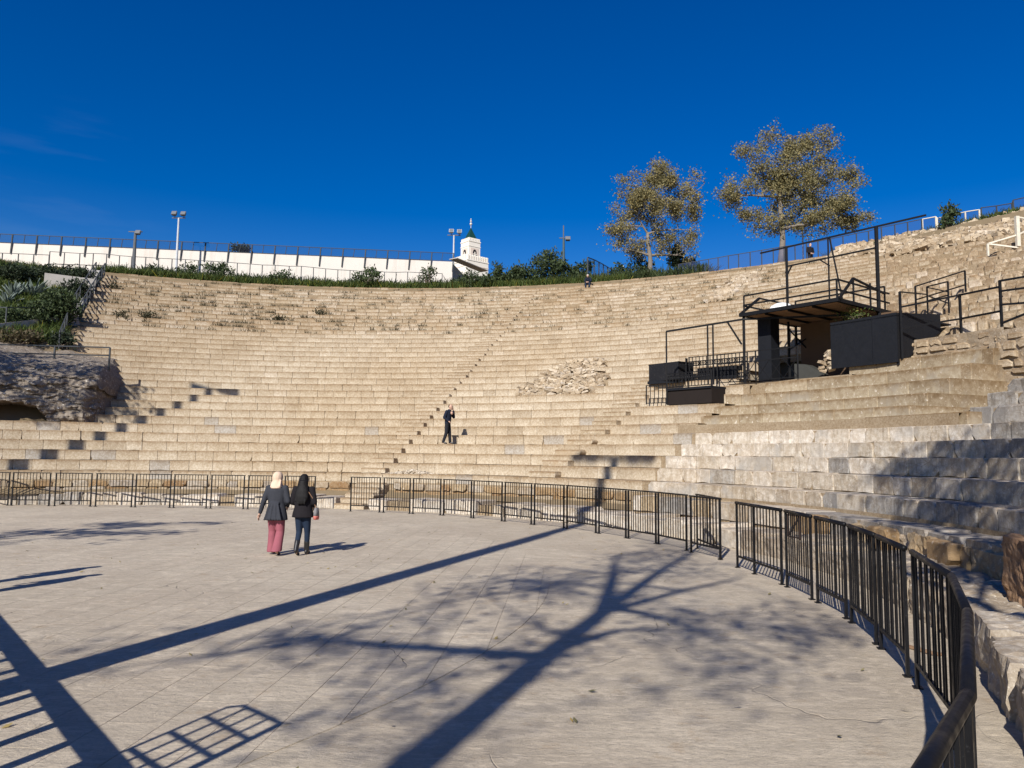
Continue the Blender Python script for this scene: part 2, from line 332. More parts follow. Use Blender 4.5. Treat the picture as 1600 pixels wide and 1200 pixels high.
for a in ths:
    for r in rs:
        p = pol(a, r, hill_z(a, r)); q = noise.noise(p * .35) * (.25 if (r > rowr(RIMI) + .5 or a > 116 or a < 22) else .05); vs.append((p.x, p.y, p.z + q))
nr = len(rs)
for k in range(len(ths) - 1):
    for j in range(nr - 1): fs.append((k * nr + j, (k + 1) * nr + j, (k + 1) * nr + j + 1, k * nr + j + 1))
mb = MB(); mb.add(vs, fs); mb.build('hillside', EARTH, smooth=True, kind='structure')

# ------------------------------------------------------------------ seating
SEAT = empty('stone_seating', pol(75, 18, 0), 'curved tiers of tan stone seats rising around the round floor', 'seating')
def block(mb, th0, th1, r, depth, z0, z1, bev=.02, jit=.01, worn=0.0, gap=.012):
    L = R_(th1 - th0) * r; J = lambda a: random.uniform(-a, a)
    g = gap / 2; lo, hi = z0 + .004, z1 + J(jit * .5); r = r + J(jit)
    if worn <= 0:
        o = [(g, lo), (L - g, lo), (L - g, hi + J(jit * .3)), (g, hi + J(jit * .3))]
    else:
        h = hi - lo; c = lambda: random.choice((.02, .05, .10, .22)) * worn
        a, b, d, e = c(), c(), c(), c()
        o = [(g + min(d, L * .3) * random.choice((0, .4, 1)), lo), (L * random.uniform(.35, .65), lo + (random.choice((0, 0, .5, 1)) * .06 * worn)), (L - g - min(e, L * .3) * random.choice((0, .4, 1)), lo),
             (L - g + J(.01), lo + h * random.uniform(.25, .5)), (L - g + J(.008), hi - min(a, h * .5)), (L - g - min(a, L * .25), hi - J(.006)),
             (L * random.uniform(.4, .6), hi + J(.012) * worn), (g + min(b, L * .25), hi + J(.006)), (g + J(.008), hi - min(b, h * .5)), (g + J(.01), lo + h * random.uniform(.25, .5))]
    cs, cz = L / 2, (lo + hi) / 2; n = len(o)
    def mp(s, z, rr): return pol(th0 + math.degrees(s / r), rr, z)
    v = []
    for s, z in o:
        k = bev * (1 + J(.5) * (worn > 0))
        v.append(mp(s + (k if s < cs else -k), z - (k if z > cz else -k * .3), r + J(.006) * (worn > 0)))
    for s, z in o: v.append(mp(s, z, r + bev))
    for s, z in o: v.append(mp(s, z, r + depth))
    f = [tuple(range(n))]
    for j in range(n):
        k = (j + 1) % n; f.append((j, k, n + k, n + j)[::-1]); f.append((n + j, n + k, 2 * n + k, 2 * n + j)[::-1])
    hh_ = [max(.0, min(1, (z - lo) / max(.01, hi - lo))) for s, z in o]
    return mb.add(v, f, hh_ * 3)
def inview(p):
    q = p - Vector((0, 0, EYE)); d = q.dot(FW)
    if d < .5: return None
    x = 800 + FPX * q.dot(RT2) / d; y = 600 - FPX * q.dot(UP2) / d
    return (x, y, d)
blocks = []      # (score, args, material, tint)
def plan(th0, th1, r, depth, z0, z1, mat, tint, **k):
    c = pol((th0 + th1) / 2, r, (z0 + z1) / 2); v = inview(c); s = 0
    if v and -30 < v[0] < 1640 and -30 < v[1] < 1230:
        nrm = (Vector((CX, CY, c.z)) - c).normalized(); vw = (Vector((0, 0, EYE)) - c).normalized()
        s = R_(th1 - th0) * r * (z1 - z0) * max(.05, nrm.dot(vw)) / v[2]**2
    blocks.append((s, (th0, th1, r, depth, z0, z1), mat, tint, k))
MLIM = {-1: 35.8, 0: 36.5, 1: 37.2, 2: 38.6, 3: 38.9, 4: 38.7}
def run(th0, th1, i, wmin, wmax, fn):
    th = th0
    while th < th1 - .05:
        wd = math.degrees(random.uniform(wmin, wmax) / rowr(i)); e = th + wd
        if e > th1 - wd * .35: e = th1
        fn(th, e); th = e
gone = lambda th, i: (9.2 < i < 14.6 and abs(th - (65.0 - (i - 9) * .3 - (2.6 if i < 12 else 1.5))) < (4.6 - abs(i - 10.5) * .7)) or (25.5 < i < 32.6 and abs(th - 55.1 - (i - 29) * .05) < .9 + .25 * math.sin(i))
for i in range(-1, RIMI + 1):
    r, z = rowr(i), rowz(i)
    if i <= 4:
        def fn(a, b, i=i, r=r, z=z):
            g = random.random() < ((.0 if i > 1 else .25) if a > 20 else .25 if a > 8 else .35)  # more grey blocks towards the right, tree shade put into the stone colour
            plan(a, b, r, 1.02 if i >= 0 else 1.1, z - HS - (.03 if i < 0 else 0), z, GREYSHADE if g else MARB if not (i < 0 and random.random() < .3) else OCHRE, random.random() if (a < 20 or i < 1) else random.uniform(.4, 1), bev=.012, jit=.025, worn=.5, gap=.010)
        run(-27, MLIM[i] + random.uniform(-.5, .5), i, .5, 1.0, fn)
    if i < 0: continue
    left = 129 if i <= 5 else 112.7 if i < 12 else 116.5 - (i - 14) * .06
    lo = MLIM.get(i, 39.0) + .3 if i <= 4 else 40.4 if i == 5 else 40.8 if i < 10 else 42.6 if i < 14 else 15
    if i <= 4: lo = MLIM[i] + .5
    split = 36 + (i - 14) * .45 if i >= 14 else lo
    def fr(a, b, i=i, r=r, z=z):
        if random.random() < .04: return
        plan(a, b, r + random.uniform(-.22, .03), .9, z - HS - .05, z + random.uniform(-.13, .05), RUBB if random.random() < .7 else UPPER, random.random(), bev=.05, jit=.04, worn=.8, gap=.05)
    if i >= 12 and split > lo: run(lo, split, i, .28, .62, fr)
    if i >= 22:
        def fu(a, b, i=i, r=r, z=z):
            if gone((a + b) / 2, i) or random.random() < .03: return
            plan(a, b, r + random.uniform(-.025, .03), 1.0, z - HS, z + random.uniform(-.02, .008), UPPER, random.random(), bev=.025, jit=.018, worn=.38, gap=.02)
        run(max(split, lo), left, i, .55, 1.15, fu)
    else:
        def fl(a, b, i=i, r=r, z=z):
            if gone((a + b) / 2, i): return
            rough = i in (0, 4) or random.random() < .12
            t = random.betavariate(2.2, 2.0) * .85
            if i < 9 and random.random() < .05: t = 1.0
            plan(a, b, r, 1.0, z - HS, z, LIME, t, bev=.010, jit=.022 if rough else .010, worn=.35 if rough else 0.0, gap=.006)
        run(max(split, lo), left, i, .62, .98, fl)
# grey stone rows beyond the cut on the right
for i in (5, 6, 7):
    def fg(a, b, i=i): plan(a, b, rowr(i) + .1, 1.05, rowz(i) - HS, rowz(i) + .05, GREYSHADE if random.random() < .6 else MARB, random.random() * .6, bev=.03, jit=.02, worn=.8, gap=.02)
    run(-27, (14.6, 15.3, 15.7)[i - 5], i, .8, 1.5, fg)
# cast stone steps
CI = [4.75, 5.69, 6.65, 7.86, 9.10, 10.44]
for k in range(1, 6):
    i = CI[k]; p = CI[k - 1]
    def fc(a, b, i=i, p=p, k=k): plan(a, b, rowr(i), 1.5, rowz(p) - .02, rowz(i), CONC, random.random(), bev=.02, jit=.008, gap=.008)
    run(22 - (.25 * (5 - k)), 39.0 + (1.6 if k < 3 else 2.2 if k < 4 else -.2 if k < 5 else -6.3), i, .9, 1.7, fc)
# low walk in front of the cut
blocks.sort(key=lambda b: -b[0])
bym = {}
for n, (s, a, mat, t, k) in enumerate(blocks):
    if n < 300:
        mb = MB(); mb.tint = t; block(mb, *a, **k); mb.build('seat_block', mat, SEAT)
    else:
        mb = bym.setdefault(mat.name, MB()); mb.tint = t; block(mb, *a, **k)
def merged(name, parts, parent, **kw):
    V = []; F = []; T = []; MI = []; ms = []; HH = []
    for mi, (mat, mb) in enumerate(parts):
        n = len(V); V += mb.v; HH += mb.h; F += [tuple(x + n for x in f) for f in mb.f]; T += mb.t; MI += [mi] * len(mb.f); ms.append(mat)
    me = bpy.data.meshes.new(name); me.from_pydata(V, [], F)
    for m in ms: me.materials.append(m)
    me.attributes.new('tint', 'FLOAT', 'FACE').data.foreach_set('value', T); me.polygons.foreach_set('material_index', MI); me.attributes.new('hz', 'FLOAT', 'POINT').data.foreach_set('value', HH); me.update()
    return tag(linkm(name, me, None, parent), **kw)
merged('seat_blocks', [(bpy.data.materials[k], v) for k, v in bym.items()], SEAT, kind='stuff')
# mortar core under the blocks
mb = MB(); mb.tint = .5
def core(th0, th1, r, z0, z1, r1):
    n = max(1, int((th1 - th0) / 2)); v = []
    for k in range(n + 1):
        t = th0 + (th1 - th0) * k / n; v += [pol(t, r, z0), pol(t, r, z1), pol(t, r1, z1)]
    f = []
    for k in range(n): a = 3 * k; f += [(a, a + 3, a + 4, a + 1), (a + 1, a + 4, a + 5, a + 2)]
    mb.add(v, f)
for i in range(0, RIMI + 1):
    left = 129 if i <= 5 else 112.6 if i < 12 else 116.4 - (i - 14) * .06
    lo = -27 if i <= 4 else 40.2 if i < 10 else 42.4 if i < 14 else 15
    core(lo, left, rowr(i) + .05, rowz(i) - HS - .3, rowz(i) - .025, rowr(i + 1) + .2)
core(-27, 36, rowr(-1) + .06, 0, rowz(-1) - .03, rowr(0) + .2)
for i in (5, 6, 7): core(-27, 15.2, rowr(i) + .16, rowz(i) - HS - .3, rowz(i), rowr(i + 1) + .3)
for k in range(1, 6): core(22, 40.9 if k < 4 else 38.7 if k < 5 else 32.6, rowr(CI[k]) + .04, rowz(CI[k - 1]) - .3, rowz(CI[k]) - .02, rowr(CI[k]) + 1.5)
core(14, 24, rowr(4.5), 2.6, rowz(4.75), rowr(11.5)); core(23.9, 41.6, rowr(4.5), 2.6, rowz(4.76), rowr(6.1))
core(31, 42.6, rowr(9.3), 4.0, rowz(9.25), rowr(13.9))
mb.build('mortar_core', MORT, SEAT)
for k in range(1, 6):
    m = MB(); m.tint = random.random(); t0 = 22 - .25 * (5 - k) - .02; block(m, t0 - .5, t0 + .35, rowr(CI[k]) - .01, 2.4, 3.1, rowz(CI[k]) - .012, bev=.02, jit=.006); m.build('end_block', CONC, SEAT)
m = MB(); m.tint = .3; block(m, 13.6, 22.4, rowr(4.62), 2.2, 2.5, rowz(4.75) + .03, bev=.02, jit=.006); m.build('end_block', CONC, SEAT)

# rubble heaps and broken patches
def stones(mb, n, place, smin, smax, flat=.5):
    for _ in range(n):
        p = place(); s = random.uniform(smin, smax); m = Matrix.Rotation(random.uniform(0, 6.3), 3, 'Z') @ Matrix.Rotation(random.uniform(-.5, .5), 3, 'X') @ Matrix.Rotation(random.uniform(-.4, .4), 3, 'Y')
        d = (s * random.uniform(.8, 1.5), s * random.uniform(.6, 1.0), s * random.uniform(flat * .6, flat * 1.3)); mb.tint = random.random()
        j = lambda: random.uniform(.72, 1.1)
        c = [(-1, -1, -1), (1, -1, -1), (1, 1, -1), (-1, 1, -1), (-1, -1, 1), (1, -1, 1), (1, 1, 1), (-1, 1, 1)]
        mb.hexa([p + m @ Vector((x * d[0] / 2 * j(), y * d[1] / 2 * j(), zz * d[2] / 2 * j())) for x, y, zz in c])
mb = MB()
def pl():
    while True:
        i = random.uniform(8.9, 14.6); th = random.uniform(56, 69)
        if gone(th, i): return pol(th, rowr(i) + .05, rowz(i) - .15 + random.uniform(-.1, .12))
stones(mb, 900, pl, .12, .38, .45); mb.build('broken_stone_patch', RUBB, SEAT, kind='stuff')
mb = MB(); stones(mb, 260, lambda: pol(random.gauss(55.1, .55), rowr(random.uniform(25.5, 32.6)), 0), .14, .4, .5)
mb.v = [(x, y, z + rowz((math.hypot(x - CX, y - CY) - R0) / DR) - .05) for x, y, z in mb.v]
mb.build('broken_stone_patch', RUBB, SEAT, kind='stuff')
mb = MB()
def pg():
    a = random.gauss(0, .4); return pol(69.6 + a * 4.2, 18.35 + abs(random.gauss(0, .14)), 1.27 + max(0, .16 - abs(a) * .22) * random.random())
stones(mb, 420, pg, .03, .10, .7)
mb.build('gravel_heap', MARB, label='heap of pale gravel on the lowest tier beside the steps', cat='gravel', kind='stuff')
# rubble bank at the right rim
mb = MB()
def pr():
    th = random.uniform(28, 49); i = random.uniform(31.6 if th < 44 else 33.5, 37.2); return pol(th, rowr(i), rowz(i) - .12 + random.uniform(-.05, .22))
stones(mb, 3000, pr, .18, .5, .6)
mb.build('rubble_bank', RUBB, label='sloping bank of loose pale rubble along the upper right rim', cat='rubble', kind='stuff')

# ------------------------------------------------------------------ rough wall over the cast steps and at the cut
RW = empty('rubble_wall', pol(20, rowr(10.8), 3.4), 'rough ochre masonry wall above the plastered steps at the right', 'wall')
mb = MB(); mb.tint = .4
def wallcore(th0, th1, r, z0, z1, dep):
    n = max(2, int((th1 - th0) / .8)); v = []
    for k in range(n + 1):
        t = th0 + (th1 - th0) * k / n
        for j in range(6):
            zz = z0 + (z1 - z0) * j / 5; q = pol(t, r, zz); w_ = noise.noise(q * 1.7) * .09; v.append(pol(t, r + w_, zz))
        v.append(pol(t, r + dep, z1 + noise.noise(pol(t, r, 0) * 2) * .1))
    f = []
    for k in range(n):
        for j in range(6): a = 7 * k + j; f.append((a, a + 7, a + 8, a + 1))
    mb.add(v, f)
wallcore(13.5, 22.2, rowr(10.75), 3.2, 6.05, 2.5); wallcore(22.0, 31.5, rowr(11.45), 5.3, 6.25, 2.0)
mb.build('wall_core', MORTG, RW)
def wstones(th0, th1, r, z0, z1, hh, parent, mat, wmin=.2, wmax=.5, rv=.05, tint=None, nm='stone'):
    z = z0
    while z < z1 - .05:
        h = min(hh * random.uniform(.8, 1.25), z1 - z); t = th0 + random.uniform(0, .3)
        while t < th1:
            wd = math.degrees(random.uniform(wmin, wmax) / r); m = MB(); m.tint = random.random() if tint is None else tint()
            block(m, t, min(t + wd, th1), r + random.uniform(-rv, rv), .35, z + random.uniform(0, .03), z + h - random.uniform(.01, .05), bev=.035, jit=.02, worn=.9, gap=.05)
            m.build(nm, mat, parent); t += wd
        z += h
wstones(14, 21.8, rowr(10.7), 3.7, 5.95, .26, RW, RUBB, .25, .6, .06, lambda: random.uniform(0, .6))
wstones(22.3, 31, rowr(11.4), 5.52, 6.2, .24, RW, RUBB, .25, .7, .07, lambda: random.uniform(0, .6))

def rough(mb, th0, th1, r, dep, z0, z1, amp=.035, step=.09, seed=0.0):
    L = R_(th1 - th0) * r; nu = max(4, int(L / step)); nv = max(3, int((z1 - z0) / step)); nd = max(3, int(dep / step / 1.5)); idx = {}; V = []; F = []; HZ = []
    def P(i, j, k):
        key = (i, j, k)
        if key not in idx:
            a, b, c = i / nu, j / nv, k / nd; e = 0
            for q, l in ((a, L), (1 - a, L), (1 - b, z1 - z0), (c, dep)): e += max(0, 1 - q * l / .07)**2
            p = pol(th0 + (th1 - th0) * a, r + dep * c, z0 + (z1 - z0) * b); q = p + Vector((seed, seed * 2, 0))
            n = noise.noise(q * 3.1) * .6 + noise.noise(q * 8) * .35 + noise.noise(q * 19) * .22; w = 1.0 + .8 * (e > 0)
            ctr = pol((th0 + th1) / 2, r + dep / 2, (z0 + z1) / 2); d = (ctr - p).normalized() * (.012 * min(e, 2.2)) ; nn = (pol(0, 0) + Vector((0, 0, p.z)) - p).normalized() if k == 0 else Vector((0, 0, 1)) if j == nv else Vector((0, 0, 0))
            idx[key] = len(V); V.append(p + d + nn * n * amp * w); HZ.append(b if k == 0 else .3)
        return idx[key]
    for i in range(nu):
        for j in range(nv): F.append((P(i, j, 0), P(i + 1, j, 0), P(i + 1, j + 1, 0), P(i, j + 1, 0)))
        for k in range(nd): F.append((P(i, nv, k), P(i + 1, nv, k), P(i + 1, nv, k + 1), P(i, nv, k + 1)))
    for k in range(nd):
        for j in range(nv): F.append((P(0, j, k), P(0, j + 1, k), P(0, j + 1, k + 1), P(0, j, k + 1))); F.append((P(nu, j, k), P(nu, j, k + 1), P(nu, j + 1, k + 1), P(nu, j + 1, k)))
    mb.add(V, F, HZ)
KERB = stone_mat('kerb_stone', [(0, (.33, .28, .22)), (.5, (.42, .365, .295)), (1, (.50, .45, .38))], spots=.7, stain=(.26, .21, .16), bump=1.0, fine=9, rowstain=.2)
# ------------------------------------------------------------------ podium: kerb and wall
POD = empty('podium_wall', pol(75, 16.5, 0), 'low wall of ochre and white stones behind the black railing', 'wall')
def rk(th): return 16.0 + max(0, min(1, (th - 86) / 32)) * 1.85
th = -30
while th < 124:
    wd = math.degrees(random.uniform(.45, .95 if th > 0 else 1.5) / 16); m = MB(); m.tint = random.uniform(.45, 1)
    hz = random.uniform(.36, .48) if th > 0 else .46
    if not (71.6 < th + wd / 2 < 77.6) and not (th > 40 and random.random() < .10):
        if th < 14: rough(m, th + .05, th + wd - .05, rk(th) + random.uniform(-.04, .05), 1.25, -.02, hz + random.uniform(-.02, .04), .05 if th < -8 else .035, .07, th); m.build('kerb_block', KERB, POD)
        else:
            block(m, th, th + wd, rk(th) + random.uniform(-.05, .06), 1.2, -.02, hz, bev=.022, jit=.02, worn=.45, gap=.022)
            m.build('kerb_block', MARB if random.random() < .88 else GREYSHADE, POD)
    th += wd
mb = MB(); mb.tint = .4
for a, b in ((-30, 71.5), (77.7, 124)):
    n = int((b - a) / 2); v = []; f = []
    for k in range(n + 1):
        t = a + (b - a) * k / n; v += [pol(t, rk(t) + .12, 0), pol(t, rk(t) + .12, .34), pol(t, 18.02, .36), pol(t, 18.04, .95)]
    for k in range(n):
        for j in range(3): q = 4 * k + j; f.append((q, q + 4, q + 5, q + 1))
    mb.add(v, f)
mb.build('wall_core', MORT, POD)
for a, b in ((36.2, 71.5), (77.7, 124)):
    z = .40
    for hh in (.26, .26):
        t = a
        while t < b:
            wd = math.degrees(random.uniform(.35, 1.1) / 18); m = MB(); m.tint = random.random() if random.random() < .8 else .15
            block(m, t, min(t + wd, b), 17.94 + random.uniform(-.04, .06), .3, z, z + hh - random.uniform(0, .03), bev=.022, jit=.02, worn=.55, gap=.028)
            m.build('wall_stone', OCHRE, POD); t += wd
        z += hh
for k in range(9):
    a = -24 + k * 3.4; m = MB(); m.tint = random.choice((.15, .35, .45, .7)); rough(m, a, a + 3.3, 17.16 + random.uniform(-.04, .04), .25, .40, .80 + random.uniform(-.05, .03), .06, .07, k * 3.1); m.build('wall_stone', OCHRE, POD)
# upright ochre slabs behind the railing on the right
for t0, t1, hgt in ((9.2, 10.9, .80), (11.2, 13.2, .78), (-6.0, -3.4, .7), (1.0, 3.4, .72)):
    m = MB(); m.tint = random.choice((.12, .18, .4)); block(m, t0, t1, 17.0, .22, .42, .42 + hgt * .55, bev=.03, jit=.02, worn=.7); m.build('wall_stone', OCHRE, POD)

# ------------------------------------------------------------------ stairs
def stairs(th, rows, wd, lab, mat, low=False):
    S = empty('stair_flight', pol(th, rowr(rows[0]) - .4, rowz(rows[0])), lab, 'stairs', 'stair flights between the seat blocks')
    for i in rows:
        a = math.degrees(wd / 2 / rowr(i)); m = MB(); m.tint = random.uniform(.2, .7)
        t = th + random.uniform(-.1, .1)
        block(m, t - a, t + a, rowr(i + 1) - .40, .5, rowz(i) - .01, rowz(i) + HS * .5, bev=.02, jit=.01, worn=.3); m.build('step', mat, S)
    if low:
        for k in range(5):
            r = 16.0 + k * .42; a = math.degrees(.62 / r); m = MB(); m.tint = random.uniform(0, .5)
            block(m, th - .9 - a, th - .9 + a, r, 2.6, k * .17 - .01, .2 + k * .18, bev=.02, jit=.01, worn=.4); m.build('step', LIME, S)
    return S
stairs(75.3, list(range(0, 34)), 1.05, 'narrow stone stair climbing the middle of the seats past the man on the phone', LIME, True)
stairs(51.9, list(range(0, 11)), 1.15, 'short stone stair climbing the seats right of the broken patch', UPPER)

# ------------------------------------------------------------------ paving of the round floor
PC, PR, PD = Vector((-14.0, 13.3)), 14.65, R_(4.0)
du = Vector((math.sin(PD), math.cos(PD))); dv = Vector((math.cos(PD), -math.sin(PD)))
circ = [PC + Vector((math.cos(2 * math.pi * k / 120), math.sin(2 * math.pi * k / 120))) * PR for k in range(120)]
def clip(poly):
    for k in range(120):
        a, b = circ[k], circ[(k + 1) % 120]; e = b - a; out = []
        ins = lambda p: e.x * (p.y - a.y) - e.y * (p.x - a.x) >= 0
        for j in range(len(poly)):
            p, q = poly[j], poly[(j + 1) % len(poly)]; ip, iq = ins(p), ins(q)
            if ip: out.append(p)
            if ip != iq:
                d = q - p; t = (e.x * (a.y - p.y) - e.y * (a.x - p.x)) / (e.x * d.y - e.y * d.x); out.append(p + d * t)
        poly = out
        if len(poly) < 3: return None
    return poly
slabs = []
for bi in range(-34, 35):
    u = -15 + random.uniform(0, 1.2)
    while u < 15:
        L = random.uniform(.7, 1.9); g = .0026
        q = [PC + dv * (bi * .44 + g) + du * (u + g), PC + dv * ((bi + 1) * .44 - g) + du * (u + g), PC + dv * ((bi + 1) * .44 - g) + du * (u + L - g), PC + dv * (bi * .44 + g) + du * (u + L - g)]
        u += L
        ds = [(p - PC).length for p in q]
        if min(ds) > PR: continue
        if max(ds) > PR - .02: q = clip(q)
        if not q: continue
        c = sum(q, Vector((0, 0))) / len(q); v = inview(Vector((c.x, c.y, 0)))
        slabs.append((L * .44 / v[2]**3 if v and -40 < v[0] < 1640 and v[1] < 1240 else 0, q))
slabs.sort(key=lambda s: -s[0])
def slab(mb, q):
    z = .006 + random.uniform(0, .0012); c = sum(q, Vector((0, 0))) / len(q); n = len(q)
    v = [(p.x, p.y, -.002) for p in q] + [(p.x, p.y, z - .0004) for p in q] + [(*(p + (c - p).normalized() * .0025), z) for p in q]
    f = [tuple(2 * n + j for j in range(n))]
    for j in range(n): k = (j + 1) % n; f += [(j, k, n + k, n + j), (n + j, n + k, 2 * n + k, 2 * n + j)]
    mb.tint = random.random(); mb.add(v, f)
rest = MB()
for n, (s, q) in enumerate(slabs):
    if n < 300: m = MB(); slab(m, q); m.build('paving_slab', SLAB, FLOOR)
    else: slab(rest, q)
rest.build('paving_slabs', SLAB, FLOOR, kind='stuff')

# ------------------------------------------------------------------ railing
def unit(fn, name, mat):
    m = MB(); fn(m); return m.mesh(name, mat)
ME_POST = unit(lambda m: m.box((0, 0, FH / 2 - .02), (.042, .032, FH - .04)), 'post', IRON)
ME_FOOT = unit(lambda m: m.box((0, 0, .006), (.09, .08, .012)), 'foot', IRON)
ME_BAL = unit(lambda m: m.box((0, 0, .70), (.016, .016, 1.0)), 'baluster', IRON)
ME_TOP = unit(lambda m: m.tube([(0, 0, FH - .03), (1, 0, FH - .03)], .029, 10), 'top_rail', IRON); ME_TOP.polygons.foreach_set('use_smooth', [True] * len(ME_TOP.polygons))
ME_TOPF = unit(lambda m: m.box((.5, 0, FH - .02), (1, .055, .03)), 'top_rail', IRON)
ME_BOT = unit(lambda m: m.box((.5, 0, .215), (1, .03, .035)), 'bottom_rail', IRON)
def panel(p, q, label, nb=10, heavy=False, midpost=None):
    p, q = Vector((p[0], p[1], 0)), Vector((q[0], q[1], 0)); d = q - p; L = d.length
    E = empty('railing_panel', p, label, 'railing', 'black railing panels round the floor'); E.rotation_euler = (0, 0, math.atan2(d.y, d.x))
    def put(nm, me, x, sx=None):
        o = linkm(nm, me, None, E, True); o.location = (x, 0, 0)
        if sx: o.scale = (sx, 1, 1)
        return o
    for x in [0.03, L - .03] + ([midpost * L] if midpost else []):
        po = put('post', ME_POST, x); fo = linkm('foot', ME_FOOT, None, po, True)
    put('top_rail', ME_TOP if heavy else ME_TOPF, 0, L); put('bottom_rail', ME_BOT, .02, L - .04)
    for k in range(nb):
        o = put('baluster', ME_BAL, .06 + (L - .12) * (k + 1) / (nb + 1)); o.rotation_euler = (0, random.gauss(0, .006), 0); o.location.y = random.gauss(0, .003)
    return E
FB = [(-60, 789), (17, 790), (140, 791.5), (264, 793.5), (379, 795.5), (490, 797.5), (546, 799), (600, 801), (646, 803), (694, 805.5), (741, 810), (785, 814.5), (829, 819.5), (887, 826), (931, 833), (979, 841), (1025, 849.5), (1074, 860.5), (1151.5, 886.5), (1181, 896), (1223, 914), (1270, 937.5), (1324, 967.5), (1369, 1005.6), (1424, 1063)]
def fpt(x): return gz(x, float(np.interp(x, [a for a, b in FB], [b for a, b in FB])), 0)
nth = ['first', 'second', 'third', 'fourth', 'fifth', 'sixth', 'seventh', 'eighth', 'ninth', 'tenth', 'eleventh', 'twelfth']
Lg = [(-46, 11), (19, 75), (86, 140), (150, 204), (212, 264), (272, 321), (330, 379), (388, 436), (445, 490)]
for k, (a, b) in enumerate(Lg): panel(fpt(a - 2.2), fpt(b + 2.2), 'black railing panel behind the two women, %s counting from the left edge' % nth[k])
Mg = [(546.5, 592), (600, 639), (646, 687), (694, 735), (741, 783), (790, 829), (836, 880), (887, 930), (937, 977), (983, 1024), (1030, 1072)]
for k, (a, b) in enumerate(Mg): panel(fpt(a - (2 if k else 0)), fpt(b + 2), 'black railing panel in the middle stretch, %s to the right of the stair gap' % nth[k])
panel(gz(1079, 863), gz(1127, 875), 'narrow black railing panel ending the middle stretch at the gap before the near railing', 8)
panel(gz(1089, 857), gz(1126, 873), 'black railing leaf folded back behind the last panel of the middle stretch', 7)
Rg = [(1151.5, 1223), (1229, 1270), (1277, 1324), (1330, 1371), (1376, 1420)]
for k, (a, b) in enumerate(Rg): panel(fpt(a), fpt(b), 'black railing panel in the near right stretch, %s from its far end' % nth[k], 13 if k == 0 else 10, True, .42 if k == 0 else None)
NR = [(3.70, 7.18), (3.23, 5.72), (2.56, 4.39), (1.65, 2.85), (.80, 1.75), (-.3, .5)]
for k in range(5):
    a, b = Vector((*NR[k], 0)), Vector((*NR[k + 1], 0)); d = (b - a).normalized() * .0
    panel(a + d, b - d, ['curving near railing panel where the handrail starts to bend towards the viewer', 'near railing panel at the sharpest bend of the handrail', 'nearest railing panel in the bottom right corner with chipped handrail', 'railing panel running out of the bottom edge', 'railing panel beside the viewer'][k], 11, True)
# ------------------------------------------------------------------ steel viewing platform on the right
def up(px, py, base): return Vector((base.x, base.y, atY(px, py, base.y).z))
def bars(parent, nm, segs, w, mat):
    for s in segs:
        p, q = s[0], s[1]; ww = s[2] if len(s) > 2 else w
        m = MB(); m.bar(p, q, ww); m.build(nm, mat, parent)
ZD = 7.9
DO = gz(1160, 491, ZD); DA = gz(1308, 467, ZD) - DO; e1 = DA.normalized()
e2 = Vector((-e1.y, e1.x, 0)); DB = e2 * 3.95
def dk(s, t, z=0.0): return DO + DA * s + DB * t + Vector((0, 0, z))
VP = empty('viewing_platform', (DO.x, DO.y, 5.2), 'black steel platform with brown plank underside and tall goal-like frame on the tiers', 'platform')
for k in range(13):
    m = MB(); m.tint = random.random(); a, b = k / 13 + .004, (k + 1) / 13 - .004
    m.hexa([dk(.01, a, -.07), dk(.99, a, -.07), dk(.99, b, -.07), dk(.01, b, -.07), dk(.01, a, -.03), dk(.99, a, -.03), dk(.99, b, -.03), dk(.01, b, -.03)]); m.build('plank', WOOD, VP)
m = MB(); m.hexa([dk(.005, .005, -.028), dk(.995, .005, -.028), dk(.995, .995, -.028), dk(.005, .995, -.028), dk(.005, .005, 0), dk(.995, .005, 0), dk(.995, .995, 0), dk(.005, .995, 0)]); m.build('deck', PANEL, VP)
bars(VP, 'edge_beam', [(dk(-.03, 0, -.03), dk(1.02, 0, -.03)), (dk(0, 0.03, -.032), dk(0, 1, -.032)), (dk(1, 0.03, -.032), dk(1, 1, -.032)), (dk(0.02, 1, -.034), dk(.98, 1, -.034))], .14, STEEL)
bars(VP, 'joist', [(dk(s, .02, -.12), dk(s, .98, -.12)) for s in (.25, .5, .75)], .07, STEEL)
g0 = lambda p, z: Vector((p.x, p.y, z))
bars(VP, 'post', [(g0(dk(0, .02), 5.05), dk(0, .02, -.1)), (g0(dk(.13, .62), 5.4), dk(.13, .62, -.1)), (g0(dk(.0, .98), 6.2), dk(0, .98, -.1)), (g0(dk(1, .98), 6.2), dk(1, .98, -.1))], .09, STEEL)
bars(VP, 'brace', [(g0(dk(.13, .62), 7.5), g0(dk(.3, .98), 6.0)), (g0(dk(.13, .62), 6.6), g0(dk(.3, .98), 7.6)), (dk(.6, .9, -.1), g0(dk(.75, .4), 7.2))], .045, STEEL)
for z in (.36, .74): bars(VP, 'rail', [(dk(0.02, 0, z), dk(1, 0, z)), (dk(1, 0.01, z), dk(1, 1, z))], .055, STEEL)
bars(VP, 'rail', [(dk(.02, .95, 1.02), dk(.98, .95, 1.02)), (dk(0.0, .02, .36), dk(0.0, .95, .36)), (dk(-.02, 0, .02), dk(.0, .3, .82), .09), (dk(.0, .3, .82), dk(0, .95, .84)), (dk(1.02, 0, .0), dk(1.0, .3, .95), .08), (dk(1.0, .3, .95), dk(1, .9, .70), .07)], .06, STEEL)
bars(VP, 'stanchion', [(dk(s, 0, -.02), dk(s, 0, .74)) for s in (.02, .5, 1)] + [(dk(s, .95, 0), dk(s, .95, 1.02)) for s in (.02, .5, .98)] + [(dk(1, t, 0), dk(1, t, .95)) for t in (.3, .62)], .055, STEEL)
fl, fr_ = dk(.03, .78), dk(1.0, .78)
